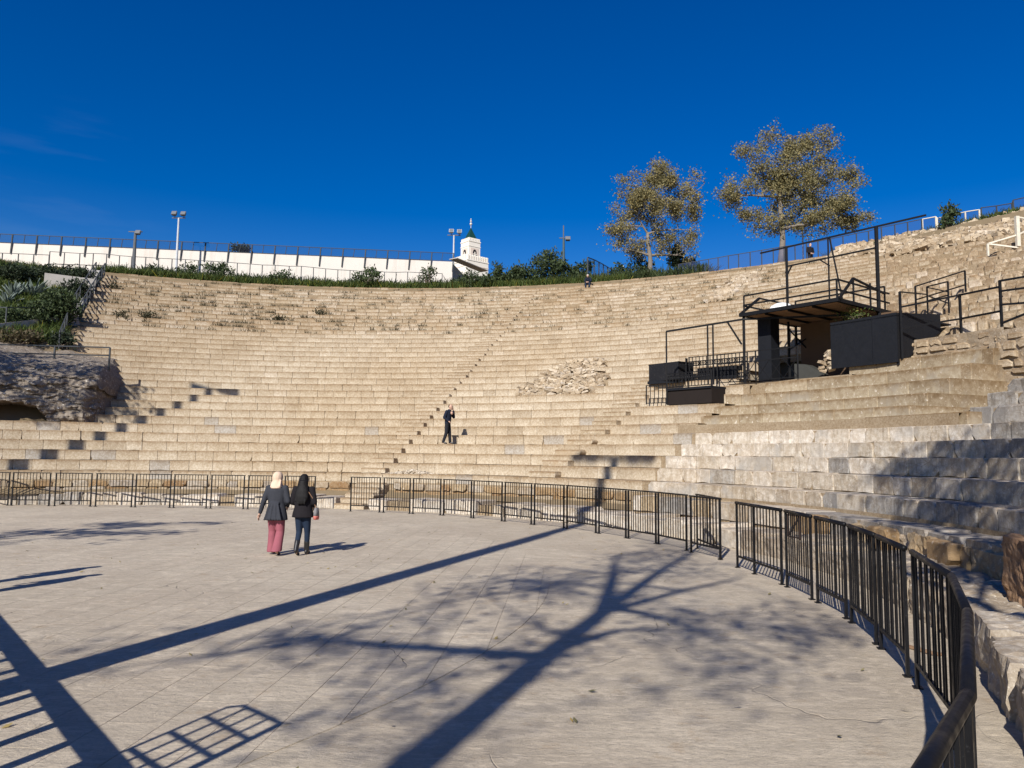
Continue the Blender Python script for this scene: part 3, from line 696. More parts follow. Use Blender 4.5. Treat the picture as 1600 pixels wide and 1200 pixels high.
tl, tr_ = up(1211, 388, fl), up(1359, 352, fr_); hh = (tl.z + tr_.z) / 2; tl.z = tr_.z = hh
fd = (tr_ - tl).normalized()
bars(VP, 'frame_post', [(fl, tl, .09), (g0(fr_, 7.1), tr_, .11)], .1, STEEL)
bars(VP, 'frame_beam', [(tl - fd * 1.3, tr_ + fd * 1.9, .062), (tl - Vector((0, 0, .85)), tr_ - Vector((0, 0, .85)), .06)], .1, STEEL)
mid = (tl + tr_) / 2
bars(VP, 'frame_strut', [(mid - fd * .05, g0(mid - fd * .05, ZD)), (mid + fd * .02, g0(mid + fd * .62, ZD)), (mid - fd * .45 - Vector((0, 0, .85)), mid - Vector((0, 0, 1.2))), (tl + fd * .25 - Vector((0, 0, .85)), tl - Vector((0, 0, 1.25)))], .05, STEEL)
m = MB(); cb = dk(.10, .30); m.box((cb.x, cb.y, 6.45), (.62, .6, 2.7), math.atan2(e1.y, e1.x)); m.build('cabinet', PANEL, VP)
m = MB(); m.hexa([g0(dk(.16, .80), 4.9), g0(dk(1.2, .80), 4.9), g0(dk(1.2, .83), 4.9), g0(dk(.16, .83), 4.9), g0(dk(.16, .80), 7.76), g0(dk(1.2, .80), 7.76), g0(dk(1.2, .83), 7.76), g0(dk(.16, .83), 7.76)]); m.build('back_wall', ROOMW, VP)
# the two black boards to its right
pa, pb = atR(1299, 573, rowr(10.3)), atR(1403, 560, rowr(10.3)); dd = (pb - pa); dd.z = 0; nrm = Vector((-dd.y, dd.x, 0)).normalized()
BB = empty('black_board_box', pa, 'black boarded box standing on the plastered steps below the platform', 'box')
for k, (s0, s1) in enumerate(((0, .64), (.645, 1))):
    m = MB(); a, b = pa + dd * s0, pa + dd * s1; zt = 7.13
    m.hexa([g0(a, 5.40), g0(b, 5.40), g0(b + nrm * .05, 5.40), g0(a + nrm * .05, 5.40), g0(a, zt), g0(b, zt), g0(b + nrm * .05, zt), g0(a + nrm * .05, zt)]); m.build('front_board', PANEL, BB)
m = MB(); b = pb + nrm * .06; c = pb + nrm * 2.7
m.hexa([g0(b, 5.3), g0(b - dd * .03, 5.3), g0(c - dd * .03, 6.7), g0(c, 6.7), g0(b, 7.12), g0(b - dd * .03, 7.12), g0(c - dd * .03, 7.35), g0(c, 7.35)]); m.build('side_board', PANEL, BB)
m = MB(); m.hexa([g0(pa, 7.0), g0(pb, 7.0), g0(pb + nrm * 3.4, 7.0), g0(pa + nrm * 3.4, 7.0), g0(pa, 7.05), g0(pb, 7.05), g0(pb + nrm * 3.4, 7.05), g0(pa + nrm * 3.4, 7.05)]); m.build('lid', PANEL, BB)
# broken stone pier left of the boards
SP = empty('broken_pier', onslope(1285, 590), 'stub of rough stacked stones left of the black boards', 'masonry')
for k in range(6):
    q = pa - dd.normalized() * (.16 + .04 * math.sin(k * 2)) + nrm * .25; m = MB(); m.tint = random.random()
    for s in range(2): stones(m, 1, lambda: Vector((q.x - dd.normalized().x * s * (.14 if k > 2 else .4), q.y - dd.normalized().y * s * (.14 if k > 2 else .4), 5.42 + k * .13)), .24, .32, .4)
    m.build('stone', RUBB, SP)
# lower frame, left of the platform
lb = onslope(1042, 632); LF = empty('canopy_frame', lb, 'black steel canopy frame with slanting top bar left of the platform', 'frame')
lt = up(1043, 518, lb); rt = up(1160, 499, DO); mid1, mid2 = lt.lerp(rt, .54), lt.lerp(rt, .61)
bars(LF, 'post', [(lb, lt, .055), (g0(mid1, 5.0), mid1, .055), (g0(mid2, 5.0), mid2, .055)], .07, STEEL)
bars(LF, 'top_bar', [(lt, rt), (rt, dk(1.0, .45, -.35))], .072, STEEL); bars(LF, 'brace', [(lt.lerp(rt, .80), g0(lt.lerp(rt, .985), 6.65))], .06, STEEL)
def grille(name, label, p0, p1, h, n, parts=None, x=False, orn=False, bal=.028):
    p0, p1 = Vector(p0), Vector(p1); E = empty(name, p0, label, 'railing'); u = Vector((0, 0, 1)); d = p1 - p0
    bars(E, 'post', [(p0, p0 + u * h), (p1, p1 + u * h)] + ([(p0 + d * .5, p0 + d * .5 + u * h)] if x else []), .045, STEEL)
    bars(E, 'rail', [(p0 + u * (h - .02), p1 + u * (h - .02)), (p0 + u * .05, p1 + u * .05)] + ([(p0 + u * h * .62, p1 + u * h * .62), (p0 + u * h * .80, p1 + u * h * .80)] if orn else []) + ([(p0 + u * h * .66, p1 + u * h * .66)] if x else []), .032, STEEL)
    if x:
        for k in range(6):
            a, b = p0 + d * (k / 6), p0 + d * ((k + 1) / 6); bars(E, 'cross_bar', [(a + u * .05, b + u * h * .66), (a + u * h * .66, b + u * .05)], .02, STEEL)
    else:
        for k in range(1, n):
            a = p0 + d * (k / n); bars(E, 'baluster', [(a + u * .05, a + u * (h - .02))], bal, STEEL)
    if orn:
        for k in range(int(n * 1.5)):
            a = p0 + d * ((k + .5) / int(n * 1.5)) + u * h * .71; rr = h * .085; dn = d.normalized()
            m = MB(); m.tube([a + (dn * math.cos(t) + u * math.sin(t)) * rr for t in [2 * math.pi * j / 8 for j in range(9)]], .017, 4); m.build('ring', STEEL, E)
    return E
q0, q1 = onslope(1010, 632), onslope(1042, 631); grille('steel_gate', 'small black bar gate standing on the tiers below the canopy frame', q0, q1, .80, 5)
m = MB(); q2 = onslope(1112, 630); q1b = g0(q1, q1.z); dn = (q2 - q1b); dn.z = 0; nn = Vector((-dn.y, dn.x, 0)).normalized()
BX = empty('dark_recess', q1b, 'long low black box with brown side under the patterned railing', 'box')
zt = q1b.z + .52
m.hexa([g0(q1b, q1b.z - .05), g0(q2, q1b.z - .05), g0(q2 + nn * .9, q1b.z - .05), g0(q1b + nn * .9, q1b.z - .05), g0(q1b, zt), g0(q2, zt), g0(q2 + nn * .9, zt), g0(q1b + nn * .9, zt)]); m.build('body', plain('recess_shade', (.018, .013, .011), .8), BX)  # solid near-black body painted as the shaded inside of an open recess
m = MB(); m.hexa([g0(q1b - nn * .06, zt), g0(q2 - nn * .06, zt), g0(q2 + nn * .95, zt), g0(q1b + nn * .95, zt), g0(q1b - nn * .06, zt + .09), g0(q2 - nn * .06, zt + .09), g0(q2 + nn * .95, zt + .09), g0(q1b + nn * .95, zt + .09)]); m.build('lid', PANEL, BX)
grille('patterned_railing', 'black railing with a band of rings on top of the long low box', g0(q1b, zt + .09), g0(q2, zt + .09), .62, 14, orn=True)
r0, r1 = onslope(1077, 594), onslope(1168, 588); r0.z = r1.z = 5.35
grille('patterned_railing', 'black railing with a band of rings behind the canopy posts', r0, r1, 1.05, 16, orn=True)
r2 = r0 + (r0 - r1).normalized() * .1; grille('patterned_railing', 'short side piece of black ringed railing next to the black case', r2 + Vector((-.25, -.85, -.1)), r2, 1.0, 6, orn=True)
x0, x1 = onslope(1121, 602), onslope(1247, 592); x0.z = x1.z = 5.05
grille('cross_braced_railing', 'black railing with crossed bars in front of the dark room under the platform', x0, x1, 1.22, 0, x=True)
for s, (a, b) in enumerate(((1088, 1150),)):
    k0, k1 = onslope(a, 590) + Vector((.3, .5, 0)), onslope(b, 586) + Vector((.3, .5, 0)); m = MB(); k0.z = k1.z = 5.25
    m.bar(k0 + Vector((0, 0, .35)), k1 + Vector((0, 0, .35)), .5, .7); m.build('black_bench', PANEL, label='long black bench board behind the crossed railing', cat='bench')
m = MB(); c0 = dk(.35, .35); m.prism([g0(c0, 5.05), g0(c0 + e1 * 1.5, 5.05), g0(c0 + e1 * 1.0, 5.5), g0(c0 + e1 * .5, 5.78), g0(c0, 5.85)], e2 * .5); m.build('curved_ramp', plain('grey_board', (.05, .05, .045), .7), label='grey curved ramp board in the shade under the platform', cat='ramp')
cp = onslope(1014, 601); E = empty('black_case', cp, 'scuffed black flight case perched on the tiers left of the railings', 'case')
a1 = atR(1060, 598, rowr(9.4)); fx = (a1 - cp); fx.z = 0; fn_ = Vector((-fx.y, fx.x, 0)).normalized(); zc = cp.z + .12
SC = metal_mat('scuffed_black', (.014, .014, .016), (.6, .57, .52), .8, .5)
m = MB(); m.hexa([g0(cp, zc), g0(a1, zc), g0(a1 + fn_ * 1.0, zc), g0(cp + fn_ * 1.0, zc), g0(cp, zc + .78), g0(a1, zc + .78), g0(a1 + fn_, zc + .78), g0(cp + fn_, zc + .78)]); m.build('body', SC, E)
for s in (.0, 1.0):
    for zz in (zc + .02, zc + .76): 
        m = MB(); m.bar(g0(cp + fx * s, zz), g0(cp + fx * s + fn_, zz), .05); m.build('edge_trim', STEEL, E)
m = MB(); m.bar(g0(cp, zc - .05), g0(a1 + fn_ * .3, zc - .05), .25, .13); m.build('skid', PANEL, E)
# tarp on deck
m = MB(); t0 = dk(.12, .5); rg = []
for z, rx, ry in ((0, .62, .45), (.25, .60, .42), (.5, .45, .35), (.62, .25, .2), (.66, .05, .05)): rg.append(((t0.x + .1 * z, t0.y, ZD + .01 + z), rx, ry))
m.loft(rg, 10); m.build('white_tarpaulin', PLANKW, label='white tarpaulin heaped over gear on the platform deck', cat='tarpaulin')
# ------------------------------------------------------------------ handrails on the right slope
def rails(label, mat, w, segs, nm='handrail', posts=()):
    b = posts[0][0] if posts else segs[0][0]; E = empty(nm, b, label, 'handrail'); bars(E, 'post', posts, w * 1.15, mat); bars(E, 'rail', segs, w, mat); return E
b1, b2, b3 = onslope(1405, 535), onslope(1502, 520), onslope(1566, 520)
b1 = pb + nrm * .0 + Vector((0, 0, 0)); b1 = Vector((pb.x + .12, pb.y - .05, 5.5)); b4 = pol(17.5, rowr(12.2), 6.4)
rails('black handrail running along the masonry wall top beside the black boards', STEEL, .06,
      [(up(1406, 480, b1), up(1502, 461, b2)), (up(1502, 461, b2), up(1566, 448, b3)), (up(1408, 513, b1), up(1502, 498, b2)), (up(1502, 498, b2), up(1566, 486, b3)), (up(1566, 439, b3), b4 + Vector((0, 0, 1.35))), (up(1566, 455, b3), b4 + Vector((0, 0, .95))), (up(1566, 476, b3), b4 + Vector((0, 0, .4))), (up(1556, 505, b3) , b4 + Vector((0, 0, .7)))],
      posts=[(b1, up(1405, 456, b1)), (b2 - Vector((0, 0, .2)), up(1502, 461, b2)), (b3 - Vector((0, 0, .2)), up(1566, 438, b3)), (b4, b4 + Vector((0, 0, 1.4)))])
c1, c2 = dk(1.25, 1.0, -.6), onslope(1509, 456)
rails('long upper black handrail climbing right from the platform', STEEL, .05, [(up(1387, 447, c1), up(1509, 423, c2)), (up(1387, 468, c1), up(1509, 445, c2))], posts=[(c1, up(1387, 447, c1)), (c2, up(1509, 423, c2))])
d1, d2 = onslope(1450, 493), onslope(1483, 489)
rails('black cross-barred handrail between the two long handrails', STEEL, .045, [(up(1450, 448, d1), up(1483, 440, d2)), (up(1450, 470, d1), up(1483, 461, d2)), (up(1406, 456, b1), up(1450, 460, d1)), (up(1450, 449, d1), up(1483, 456, d2)), (up(1450, 462, d1), up(1483, 474, d2))], posts=[(d1, up(1450, 448, d1)), (d2, up(1483, 440, d2))])
f1, f2, f3 = onslope(1544, 400), onslope(1591, 385), onslope(1620, 372)
rails('cream painted handrail high on the rubble slope at the right edge', CREAM, .07, [(up(1544, 381, f1), up(1591, 367, f2)), (up(1591, 339, f2), up(1622, 345, f3)), (up(1591, 367, f2), up(1622, 352, f3)), (up(1544, 381, f1), up(1588, 387, f2))], posts=[(f1, up(1544, 381, f1)), (f2, up(1591, 338, f2), .16), (f3, up(1620, 340, f3))])
# stone stub and red-brown block by the near railing
K = empty('red_brown_block', (5.35, 7.95, .45), 'upright red-brown rough stone block on the kerb at the right edge', 'stone block')
m = MB(); m.tint = .4; rough(m, -19.5, -14.6, 16.7, .5, .44, 1.18, .045, .05, 5.5); m.build('body', BRNST, K)
# ------------------------------------------------------------------ foliage tools
def leaves(pts, size, tintf, up=.0, aspect=.6):
    n = len(pts); P = np.array(pts, float); 
    d = rng.normal(size=(n, 3)); d[:, 2] += up; d /= np.linalg.norm(d, axis=1)[:, None]; e = rng.normal(size=(n, 3)); a = np.cross(d, e); a /= np.linalg.norm(a, axis=1)[:, None]
    s = size * rng.uniform(.6, 1.3, n)[:, None]; w = a * s * aspect / 2; l = d * s
    V = np.stack([P, P + l * .5 + w, P + l, P + l * .5 - w], 1).reshape(-1, 3)
    return V, np.asarray(tintf(n))
def leaf_mesh(name, sets, mat):
    V = np.concatenate([s[0] for s in sets]); T = np.concatenate([s[1] for s in sets]); n = len(V) // 4
    me = bpy.data.meshes.new(name); me.vertices.add(len(V)); me.vertices.foreach_set('co', V.astype(np.float32).ravel())
    me.loops.add(4 * n); me.loops.foreach_set('vertex_index', np.arange(4 * n, dtype=np.int32)); me.polygons.add(n); me.polygons.foreach_set('loop_start', np.arange(0, 4 * n, 4, dtype=np.int32))
    me.attributes.new('tint', 'FLOAT', 'FACE').data.foreach_set('value', T.astype(np.float32)); me.materials.append(mat); me.update(calc_edges=True); return me
def tree(name, base, trunk_h, tips, limbs, label, cat, leafmat, nleaf, lsize, r0=.24, spread=.55, bark=BARK, tint=None, lean=(0, 0), first=3, forks=()):
    base = Vector(base); E = empty(name, base, label, cat); mb = MB()
    tp = [base + Vector((lean[0] * t + .12 * math.sin(t * 5), lean[1] * t + .1 * math.cos(t * 4) - .1, trunk_h * t - (.3 if t == 0 else 0))) for t in np.linspace(0, 1, 7)]
    mb.tube(tp, [r0 * (1.25 if k == 0 else 1 - .45 * k / 6) for k in range(7)], 9)
    nodes = [(tp[k], r0 * (1 - .45 * k / 6)) for k in range(first, 7)]
    T = [Vector(t) for t in tips]; random.shuffle(T)
    def grow(a, ra, b, rb):
        d = b - a; L = d.length; pts = [a]; mid = Vector((random.gauss(0, .09), random.gauss(0, .09), random.gauss(.06, .05))) * L
        for t in (.25, .5, .75, 1): pts.append(a + d * t + mid * math.sin(math.pi * t))
        rr = [ra * (1 - t) + rb * t for t in (0, .25, .5, .75, 1)]; mb.tube(pts, rr, 6 if ra > .05 else 4, False)
        for p, q in zip(pts[1:], rr[1:]): nodes.append((p, q))
    def near(t): return min(nodes, key=lambda n: (n[0] - t).length + (1.5 if n[0].z > t.z + .3 else 0) + (.6 if n[1] < .03 else 0))
    for t, w_ in forks:
        mid_ = tp[-1].lerp(Vector(t), .5) + Vector((random.gauss(0, .15), random.gauss(0, .15), .1)); mb.tube([tp[-1] - Vector((0, 0, .25)), mid_, Vector(t)], [w_, w_ * .7, w_ * .35], 7); nodes += [(mid_, w_ * .7), (Vector(t), w_ * .35)]
    for t in T[:limbs]:
        n = near(t); grow(n[0], min(n[1] * .75, r0 * .55), t, .028)
    L = []
    for t in T[limbs:]:
        n = near(t); grow(n[0], min(n[1] * .7, .045), t, .009); L.append((n[0], t))
    mb.build('trunk', bark, E, smooth=True)
    per = max(1, nleaf // max(1, len(L))); pts = []
    for a, b in L:
        c = int(per * random.choice((.05, .4, .8, 1.2, 1.9)))
        for _ in range(c):
            q = a.lerp(b, random.uniform(.35, 1.08)); pts.append((q.x + random.gauss(0, spread * .5), q.y + random.gauss(0, spread * .5), q.z + random.gauss(0, spread * .42)))
    tf = tint or (lambda n: np.clip(rng.beta(2, 2.4, n), 0, 1))
    me = leaf_mesh('crown', [leaves(pts, lsize, tf, -.3, .75)], leafmat); linkm('crown', me, None, E); return E
def blobpts(n, ells, hollow=.25):
    out = []; vol = [a * b * c for _, (a, b, c) in ells]; tot = sum(vol)
    for (c, r), v in zip(ells, vol):
        for _ in range(max(1, int(n * v / tot))):
            d = Vector((random.gauss(0, 1), random.gauss(0, 1), random.gauss(0, 1))).normalized() * random.uniform(hollow, 1)**.5
            out.append(Vector((c[0] + d.x * r[0], c[1] + d.y * r[1], c[2] + d.z * r[2])))
    return out
def pe(x, y, Y, rx, ry, dy=None):   # pixel ellipse at depth Y
    p = atY(x, y, Y); s = Y / FPX; return ((p.x, p.y, p.z), (rx * s, (dy or (rx * s * .9)), ry * s))
TWIG2 = plain('grey_bark', (.20, .17, .14), .9, .4, 5, .1, .6)
# two plane trees on the rim
YA, YB = 61.0, 57.0
ea = [pe(1030, 278, YA, 45, 28), pe(985, 300, YA, 36, 34), pe(1072, 300, YA, 32, 36), pe(1020, 320, YA, 60, 34), pe(965, 355, YA, 26, 34), pe(1078, 362, YA, 26, 46), pe(985, 385, YA, 30, 22), pe(1040, 372, YA, 36, 26), pe(1085, 405, YA, 14, 14)]
bA = atY(1014, 434, YA)
tree('plane_tree', bA, 3.6, blobpts(210, ea, .05), 26, 'smaller golden-brown plane tree on the rim, left of the pair', 'tree', AUTUMN, 36000, .14, .22, .60, TWIG2)
eb = [pe(1225, 218, YB, 36, 28), pe(1265, 232, YB, 44, 36), pe(1180, 240, YB, 30, 36), pe(1240, 285, YB, 60, 50), pe(1155, 300, YB, 36, 30), pe(1310, 278, YB, 40, 44), pe(1300, 330, YB, 52, 34), pe(1335, 345, YB, 26, 18), pe(1190, 350, YB, 42, 28), pe(1140, 300, YB, 26, 18), pe(1255, 345, YB, 40, 30), pe(1205, 270, YB, 34, 40)]
bB = atY(1220, 410, YB)
tree('plane_tree', bB, 5.0, blobpts(330, eb, .05), 36, 'larger spreading golden-brown plane tree on the rim, right of the pair', 'tree', AUTUMN, 56000, .14, .25, .60, TWIG2, tint=lambda n: np.clip(rng.beta(1.8, 2.7, n), 0, 1), lean=(.1, 0))
def bush(name, ells, n, size, mat, label, cat='bush', stems=True, tint=None, up=.4):
    c = ells[0][0]; base = Vector((sum(e[0][0] for e in ells) / len(ells), sum(e[0][1] for e in ells) / len(ells), min(e[0][2] - e[1][2] for e in ells)))
    E = empty(name, base, label, cat)
    if stems:
        mb = MB()
        for (q, r) in ells:
            for _ in range(3): mb.tube([base + Vector((random.gauss(0, .15), random.gauss(0, .1), -.2)), (Vector(q) + base) / 2 + Vector((random.gauss(0, .15), 0, .05)), Vector(q) + Vector((random.gauss(0, r[0] * .4), 0, r[2] * random.uniform(0, .7)))], [.04, .025, .01], 4, False)
        mb.build('stems', TWIG, E)
    pts = []
    for p in blobpts(max(8, n // 28), ells, .1):
        for _ in range(28): pts.append((p.x + random.gauss(0, .16), p.y + random.gauss(0, .16), p.z + random.gauss(0, .15)))
    tf = tint or (lambda k: np.clip(rng.beta(2, 2.2, k) * .95, 0, 1))
    linkm('foliage', leaf_mesh('foliage', [leaves(pts, size, tf, up, .45)], mat), None, E); return E
tree_small = bush('conifer', [pe(1058, 402, 66, 12, 16), pe(1072, 412, 66, 12, 9), pe(1058, 388, 66, 5, 8)], 1700, .3, DARKL, 'small dark conifer behind the smaller plane tree', 'tree')
RY = 61.5
bush('shrub', [pe(980, 425, 62, 26, 12), pe(1005, 418, 62, 16, 14)], 1500, .28, OLIVE, 'low green shrub at the foot of the smaller plane tree')
bush('shrub', [pe(858, 415, RY, 30, 24), pe(880, 430, RY, 26, 16), pe(840, 432, RY, 22, 14)], 4200, .26, OLIVE, 'tallest rounded grey-green shrub just left of the dark lamp post on the rim')
bush('shrub', [pe(812, 430, RY, 20, 16), pe(800, 438, RY, 18, 12)], 2000, .26, OLIVE, 'grey-green shrub right of the slender young tree beside the minaret')
bush('young_tree', [pe(779, 420, RY, 9, 12), pe(782, 436, RY, 12, 10)], 900, .24, OLIVE, 'slender young tree right of the minaret base', 'tree')
bush('shrub', [pe(760, 440, RY, 26, 10), pe(735, 436, RY, 18, 12), pe(720, 442, RY, 12, 8)], 2000, .24, OLIVE, 'spreading grey-green shrub below the minaret')
bush('shrub', [pe(900, 430, RY, 14, 16), pe(915, 425, RY, 12, 16)], 1500, .26, OLIVE, 'shrub between the dark lamp post and the tall blue mesh fence')
for x, y, rx, ry, n, lab in ((342, 425, 24, 14, 1300, 'leafy shrub against the white wall right of the white floodlight pole'), (440, 434, 22, 9, 900, 'low shrub against the white wall, second from the left'), (575, 432, 26, 11, 1100, 'dark shrub against the white wall near its middle'), (668, 428, 12, 11, 420, 'spindly yellowish sapling near the right end of the white wall'), (240, 424, 20, 7, 600, 'low shrub at the foot of the dark floodlight post'), (295, 424, 16, 9, 700, 'scrubby shrub beside the white floodlight pole')):
    bush('shrub', [pe(x, y, 61.8, rx, ry), pe(x + 9, y - ry * .6, 61.8, rx * .35, ry * .6), pe(x - 10, y + 4, 61.8, rx * .6, ry * .5)], n, .22, OLIVE, lab)
bush('shrub', [pe(375, 389, 69, 16, 5), pe(390, 390, 69, 8, 4)], 600, .3, DARKL, 'dark tree top showing above the white wall', 'tree')
bush('sapling', [pe(1487, 330, 45, 12, 9), pe(1483, 347, 45, 9, 12), pe(1478, 355, 45, 10, 8)], 800, .24, OLIVE, 'small sapling on the rubble bank at the upper right', 'tree')
bush('shrub', [pe(1375, 388, 48, 9, 8)], 500, .2, GRASS, 'bright green tuft on the rubble bank right of the tall frame post')
bush('flowering_shrub', [pe(1570, 343, 44, 24, 7), pe(1585, 338, 44, 20, 7), pe(1545, 350, 44, 12, 6)], 1600, .18, GRASS, 'yellow flowering shrub on the rim in the upper right corner', tint=lambda k: np.clip(rng.beta(2, 1.2, k), 0, 1))
bush('flowering_shrub', [pe(1330, 505 - 11, 28.8, 14, 6), pe(1345, 494, 28.4, 8, 5)], 420, .10, GRASS, 'yellow weed growing out above the black boards', tint=lambda k: np.clip(rng.beta(2, 1.6, k), 0, 1))
# rim grass strip
def tufts(name, spots, per, h, mat, **kw):
    V = []; T = []
    for p in spots:
        k = max(2, int(random.gauss(per, per * .35))); b = np.array([p] * k) + rng.normal(size=(k, 3)) * np.array([.10, .10, .02]); V.append(b)
    P = np.concatenate(V); n = len(P); d = rng.normal(size=(n, 3)) * .45; d[:, 2] = 1; l = d * (h * rng.uniform(.5, 1.4, n))[:, None]; a = rng.normal(size=(n, 3)); a[:, 2] = 0; a /= np.linalg.norm(a, axis=1)[:, None]; w_ = a * h * .09
    Q = np.stack([P - w_, P + w_, P + l + w_ * .2, P + l - w_ * .2], 1).reshape(-1, 3)
    o = linkm(name, leaf_mesh(name, [(Q, np.clip(rng.beta(2, 1.8, n), 0, 1))], mat), None, None); return tag(o, **kw)
sp = []
for _ in range(2600):
    th = random.uniform(67, 116); r = rowr(RIMI) + .35 + abs(random.gauss(0, 1.1)); sp.append(tuple(pol(th, r, hill_z(th, r) + .0)))
for _ in range(1500):
    th = random.uniform(30, 50); r = rowr(RIMI) + 1.9 + abs(random.gauss(0, 1.0)); sp.append(tuple(pol(th, r, hill_z(th, r) + .1)))
tufts('grass', sp, 16, .5, GRASS, kind='stuff', label='green grass and yellow flowers along the rim of the seats', cat='grass')
sp = []
for _ in range(1500):
    th = random.uniform(60, 114.5); r = rowr(RIMI) + 1.6 + abs(random.gauss(0, 1.2))
    if noise.noise(Vector((th * .5, 7, 1))) > -.15 or th < 84: sp.append(tuple(pol(th, r, hill_z(th, r))))
tufts('undergrowth', sp, 18, .85, OLIVE, kind='stuff', label='tangled green undergrowth along the foot of the white wall', cat='undergrowth')
sp = []
for _ in range(1700):
    i = min(34, int(21.6 + 13 * random.random())); th = random.choice((random.uniform(78, 114.5), random.uniform(98, 114.5), random.uniform(85, 114.5), random.uniform(48, 80)))
    if noise.noise(Vector((th * .35, i * .6, 3))) < -.05: continue
    sp.append(tuple(pol(th, rowr(i + 1) - random.uniform(.02, .35), rowz(i) - .02)))
tufts('dry_weeds', sp, 14, .26, DRYW, kind='stuff', label='dry weeds sprouting from the joints of the upper tiers', cat='weeds')
for _n, (x, y, s, lab) in enumerate(((188, 493, 9, 'dark tuft at the far left end of the lower edge of the weedy upper tiers'), (230, 493, 7, 'dark tuft second from the left along the lower edge of the weedy tiers'), (436, 497, 8, 'dark bushy weed on the upper tiers left of the middle'), (500, 489, 7, 'small dark weed on the upper tiers, right of the bushy one'), (178, 448, 6, 'dark weed beside the top of the left handrail'))):
    q = onslope(x, y); Yq = q.y
    bush('weed_clump', [pe(x, y, Yq, s, s * .5), pe(x + s * .8, y + 1, Yq, s * .7, s * .4)], 260, .16, DRYW, lab, 'weed', False, lambda k: rng.uniform(0, .35, k))

# ------------------------------------------------------------------ white wall and fences on the rim
WL, WR = atY(-60, 375.5, 61.6), atY(707, 409, 66.5); WL.z = WR.z = 19.05
WD = (WR - WL); WD.z = 0; wn = Vector((-WD.y, WD.x, 0)).normalized(); wu = WD.normalized()
WW = empty('white_wall', (WL.x, WL.y, 15.6), 'long whitewashed wall along the rim at the upper left', 'wall')
nseg = 21
for k in range(nseg):
    m = MB(); a, b = WL + wu * (WD.length * k / nseg), WL + wu * (WD.length * (k + 1) / nseg - .006); m.tint = random.random()
    dz = random.uniform(-.02, .02)
    m.hexa([g0(a, 15.2), g0(b, 15.2), g0(b + wn * .3, 15.2), g0(a + wn * .3, 15.2), g0(a, 19.05 + dz), g0(b, 19.05 + dz), g0(b + wn * .3, 19.05 + dz), g0(a + wn * .3, 19.05 + dz)]); m.build('wall_bay', WHITE, WW)
m = MB(); a = WR; b = WR + Vector((2.2, 9.5, 0)); m.hexa([g0(a, 15), g0(b, 15), g0(b + Vector((-.3, 0, 0)), 15), g0(a + Vector((-.3, .3, 0)), 15), g0(a, 18.9), g0(b, 18.2), g0(b + Vector((-.3, 0, 0)), 18.2), g0(a + Vector((-.3, .3, 0)), 18.9)]); m.build('return_wall', GARW, WW)
WF = empty('wall_top_fence', (WL.x, WL.y, 18.2), 'dark mesh fence leaning out along the top of the white wall', 'fence')
nf = 42; fp = []
for k in range(nf + 1):
    a = WL + wu * (WD.length * k / nf); main = k % 2 == 0
    lo_ = a - wn * .04 + Vector((0, 0, -1.0 if main else .02)); hi_ = a + wu * .10 - wn * .12 + Vector((0, 0, .70)); 
    m = MB(); m.bar(a - wn * .04 + Vector((0, 0, -.9)) if main else lo_, hi_, .09 if main else .04); m.build('post', WIRE, WF); fp.append(hi_)
for k in range(nf):
    if k % 2 == 0:
        m = MB(); m.bar(fp[k], fp[k + 2], .05); m.build('top_rail', WIRE, WF); m = MB(); m.bar(fp[k] - Vector((0, 0, .68)) + wn * .1, fp[k + 2] - Vector((0, 0, .68)) + wn * .1, .04); m.build('bottom_rail', WIRE, WF)
        net_quad('mesh', [fp[k] - Vector((0, 0, .68)) + wn * .1, fp[k + 2] - Vector((0, 0, .68)) + wn * .1, fp[k + 2], fp[k]], NETM, WF)
# propped sheet at the end of the wall
m = MB(); p0, p1 = atY(708, 404, 66.2), atY(757, 424, 70); m.bar(p0, p1, .9, .06); m.build('slanting_sheet', plain('weathered_sheet', (.42, .38, .33), .8, .35, 3), label='slanting weathered sheet roof at the right end of the white wall', cat='roof')
def line_fence(label, pts, h, mat, w, net=None, rail=True, cat='fence', mid=False):
    E = empty('wire_fence', pts[0], label, cat); u = Vector((0, 0, 1))
    for k, p in enumerate(pts):
        m = MB(); m.bar(p - u * .3, p + u * (h[k] if isinstance(h, list) else h), w); m.build('post', mat, E)
    for k in range(len(pts) - 1):
        a, b = pts[k], pts[k + 1]; ha, hb = (h[k], h[k + 1]) if isinstance(h, list) else (h, h)
        if rail: m = MB(); m.bar(a + u * ha, b + u * hb, w * .7); m.build('rail', mat, E)
        if mid: m = MB(); m.bar(a + u * ha * .1, b + u * hb * .1, w * .7); m.build('rail', mat, E)
        if net: net_quad('mesh', [a, b, b + u * hb, a + u * ha], net, E)
    return E
fx_ = [(-20, 395), (4, 395.5), (29, 396.5), (53, 397.5), (77, 398.5)]
pts = [Vector((q.x, q.y, 16.0)) for q in (atY(x, y, 59.5) for x, y in fx_)]; line_fence('lower wire fence in front of the white wall at the far left', pts, [atY(x, y, 59.5).z - 16.0 for x, y in fx_], WIRE, .06)
fx_ = [(78, 393), (101, 394.5), (125, 396), (146, 396), (167, 397), (187, 399.5), (206, 401), (228, 402), (248, 403.5), (269, 404.5), (290, 405.5), (310, 407), (330, 408), (371, 411), (391, 412.5), (410, 414), (430, 414.5), (452, 416), (471, 416), (490, 418), (509, 420), (528, 421.5), (547, 422.5), (565, 424), (583, 423), (601, 425), (619, 425.5), (637, 425), (655, 426), (672, 427), (691, 427.5)]
pts = []; hs_ = []
for k, (x, y) in enumerate(fx_):
    Y = 59.5 + 4.0 * k / 30; q = atY(x, y, Y); pts.append(Vector((q.x, q.y, 15.6))); hs_.append(q.z - 15.6)
line_fence('long lower wire fence standing in the grass before the white wall', pts, hs_, WIRE, .055)
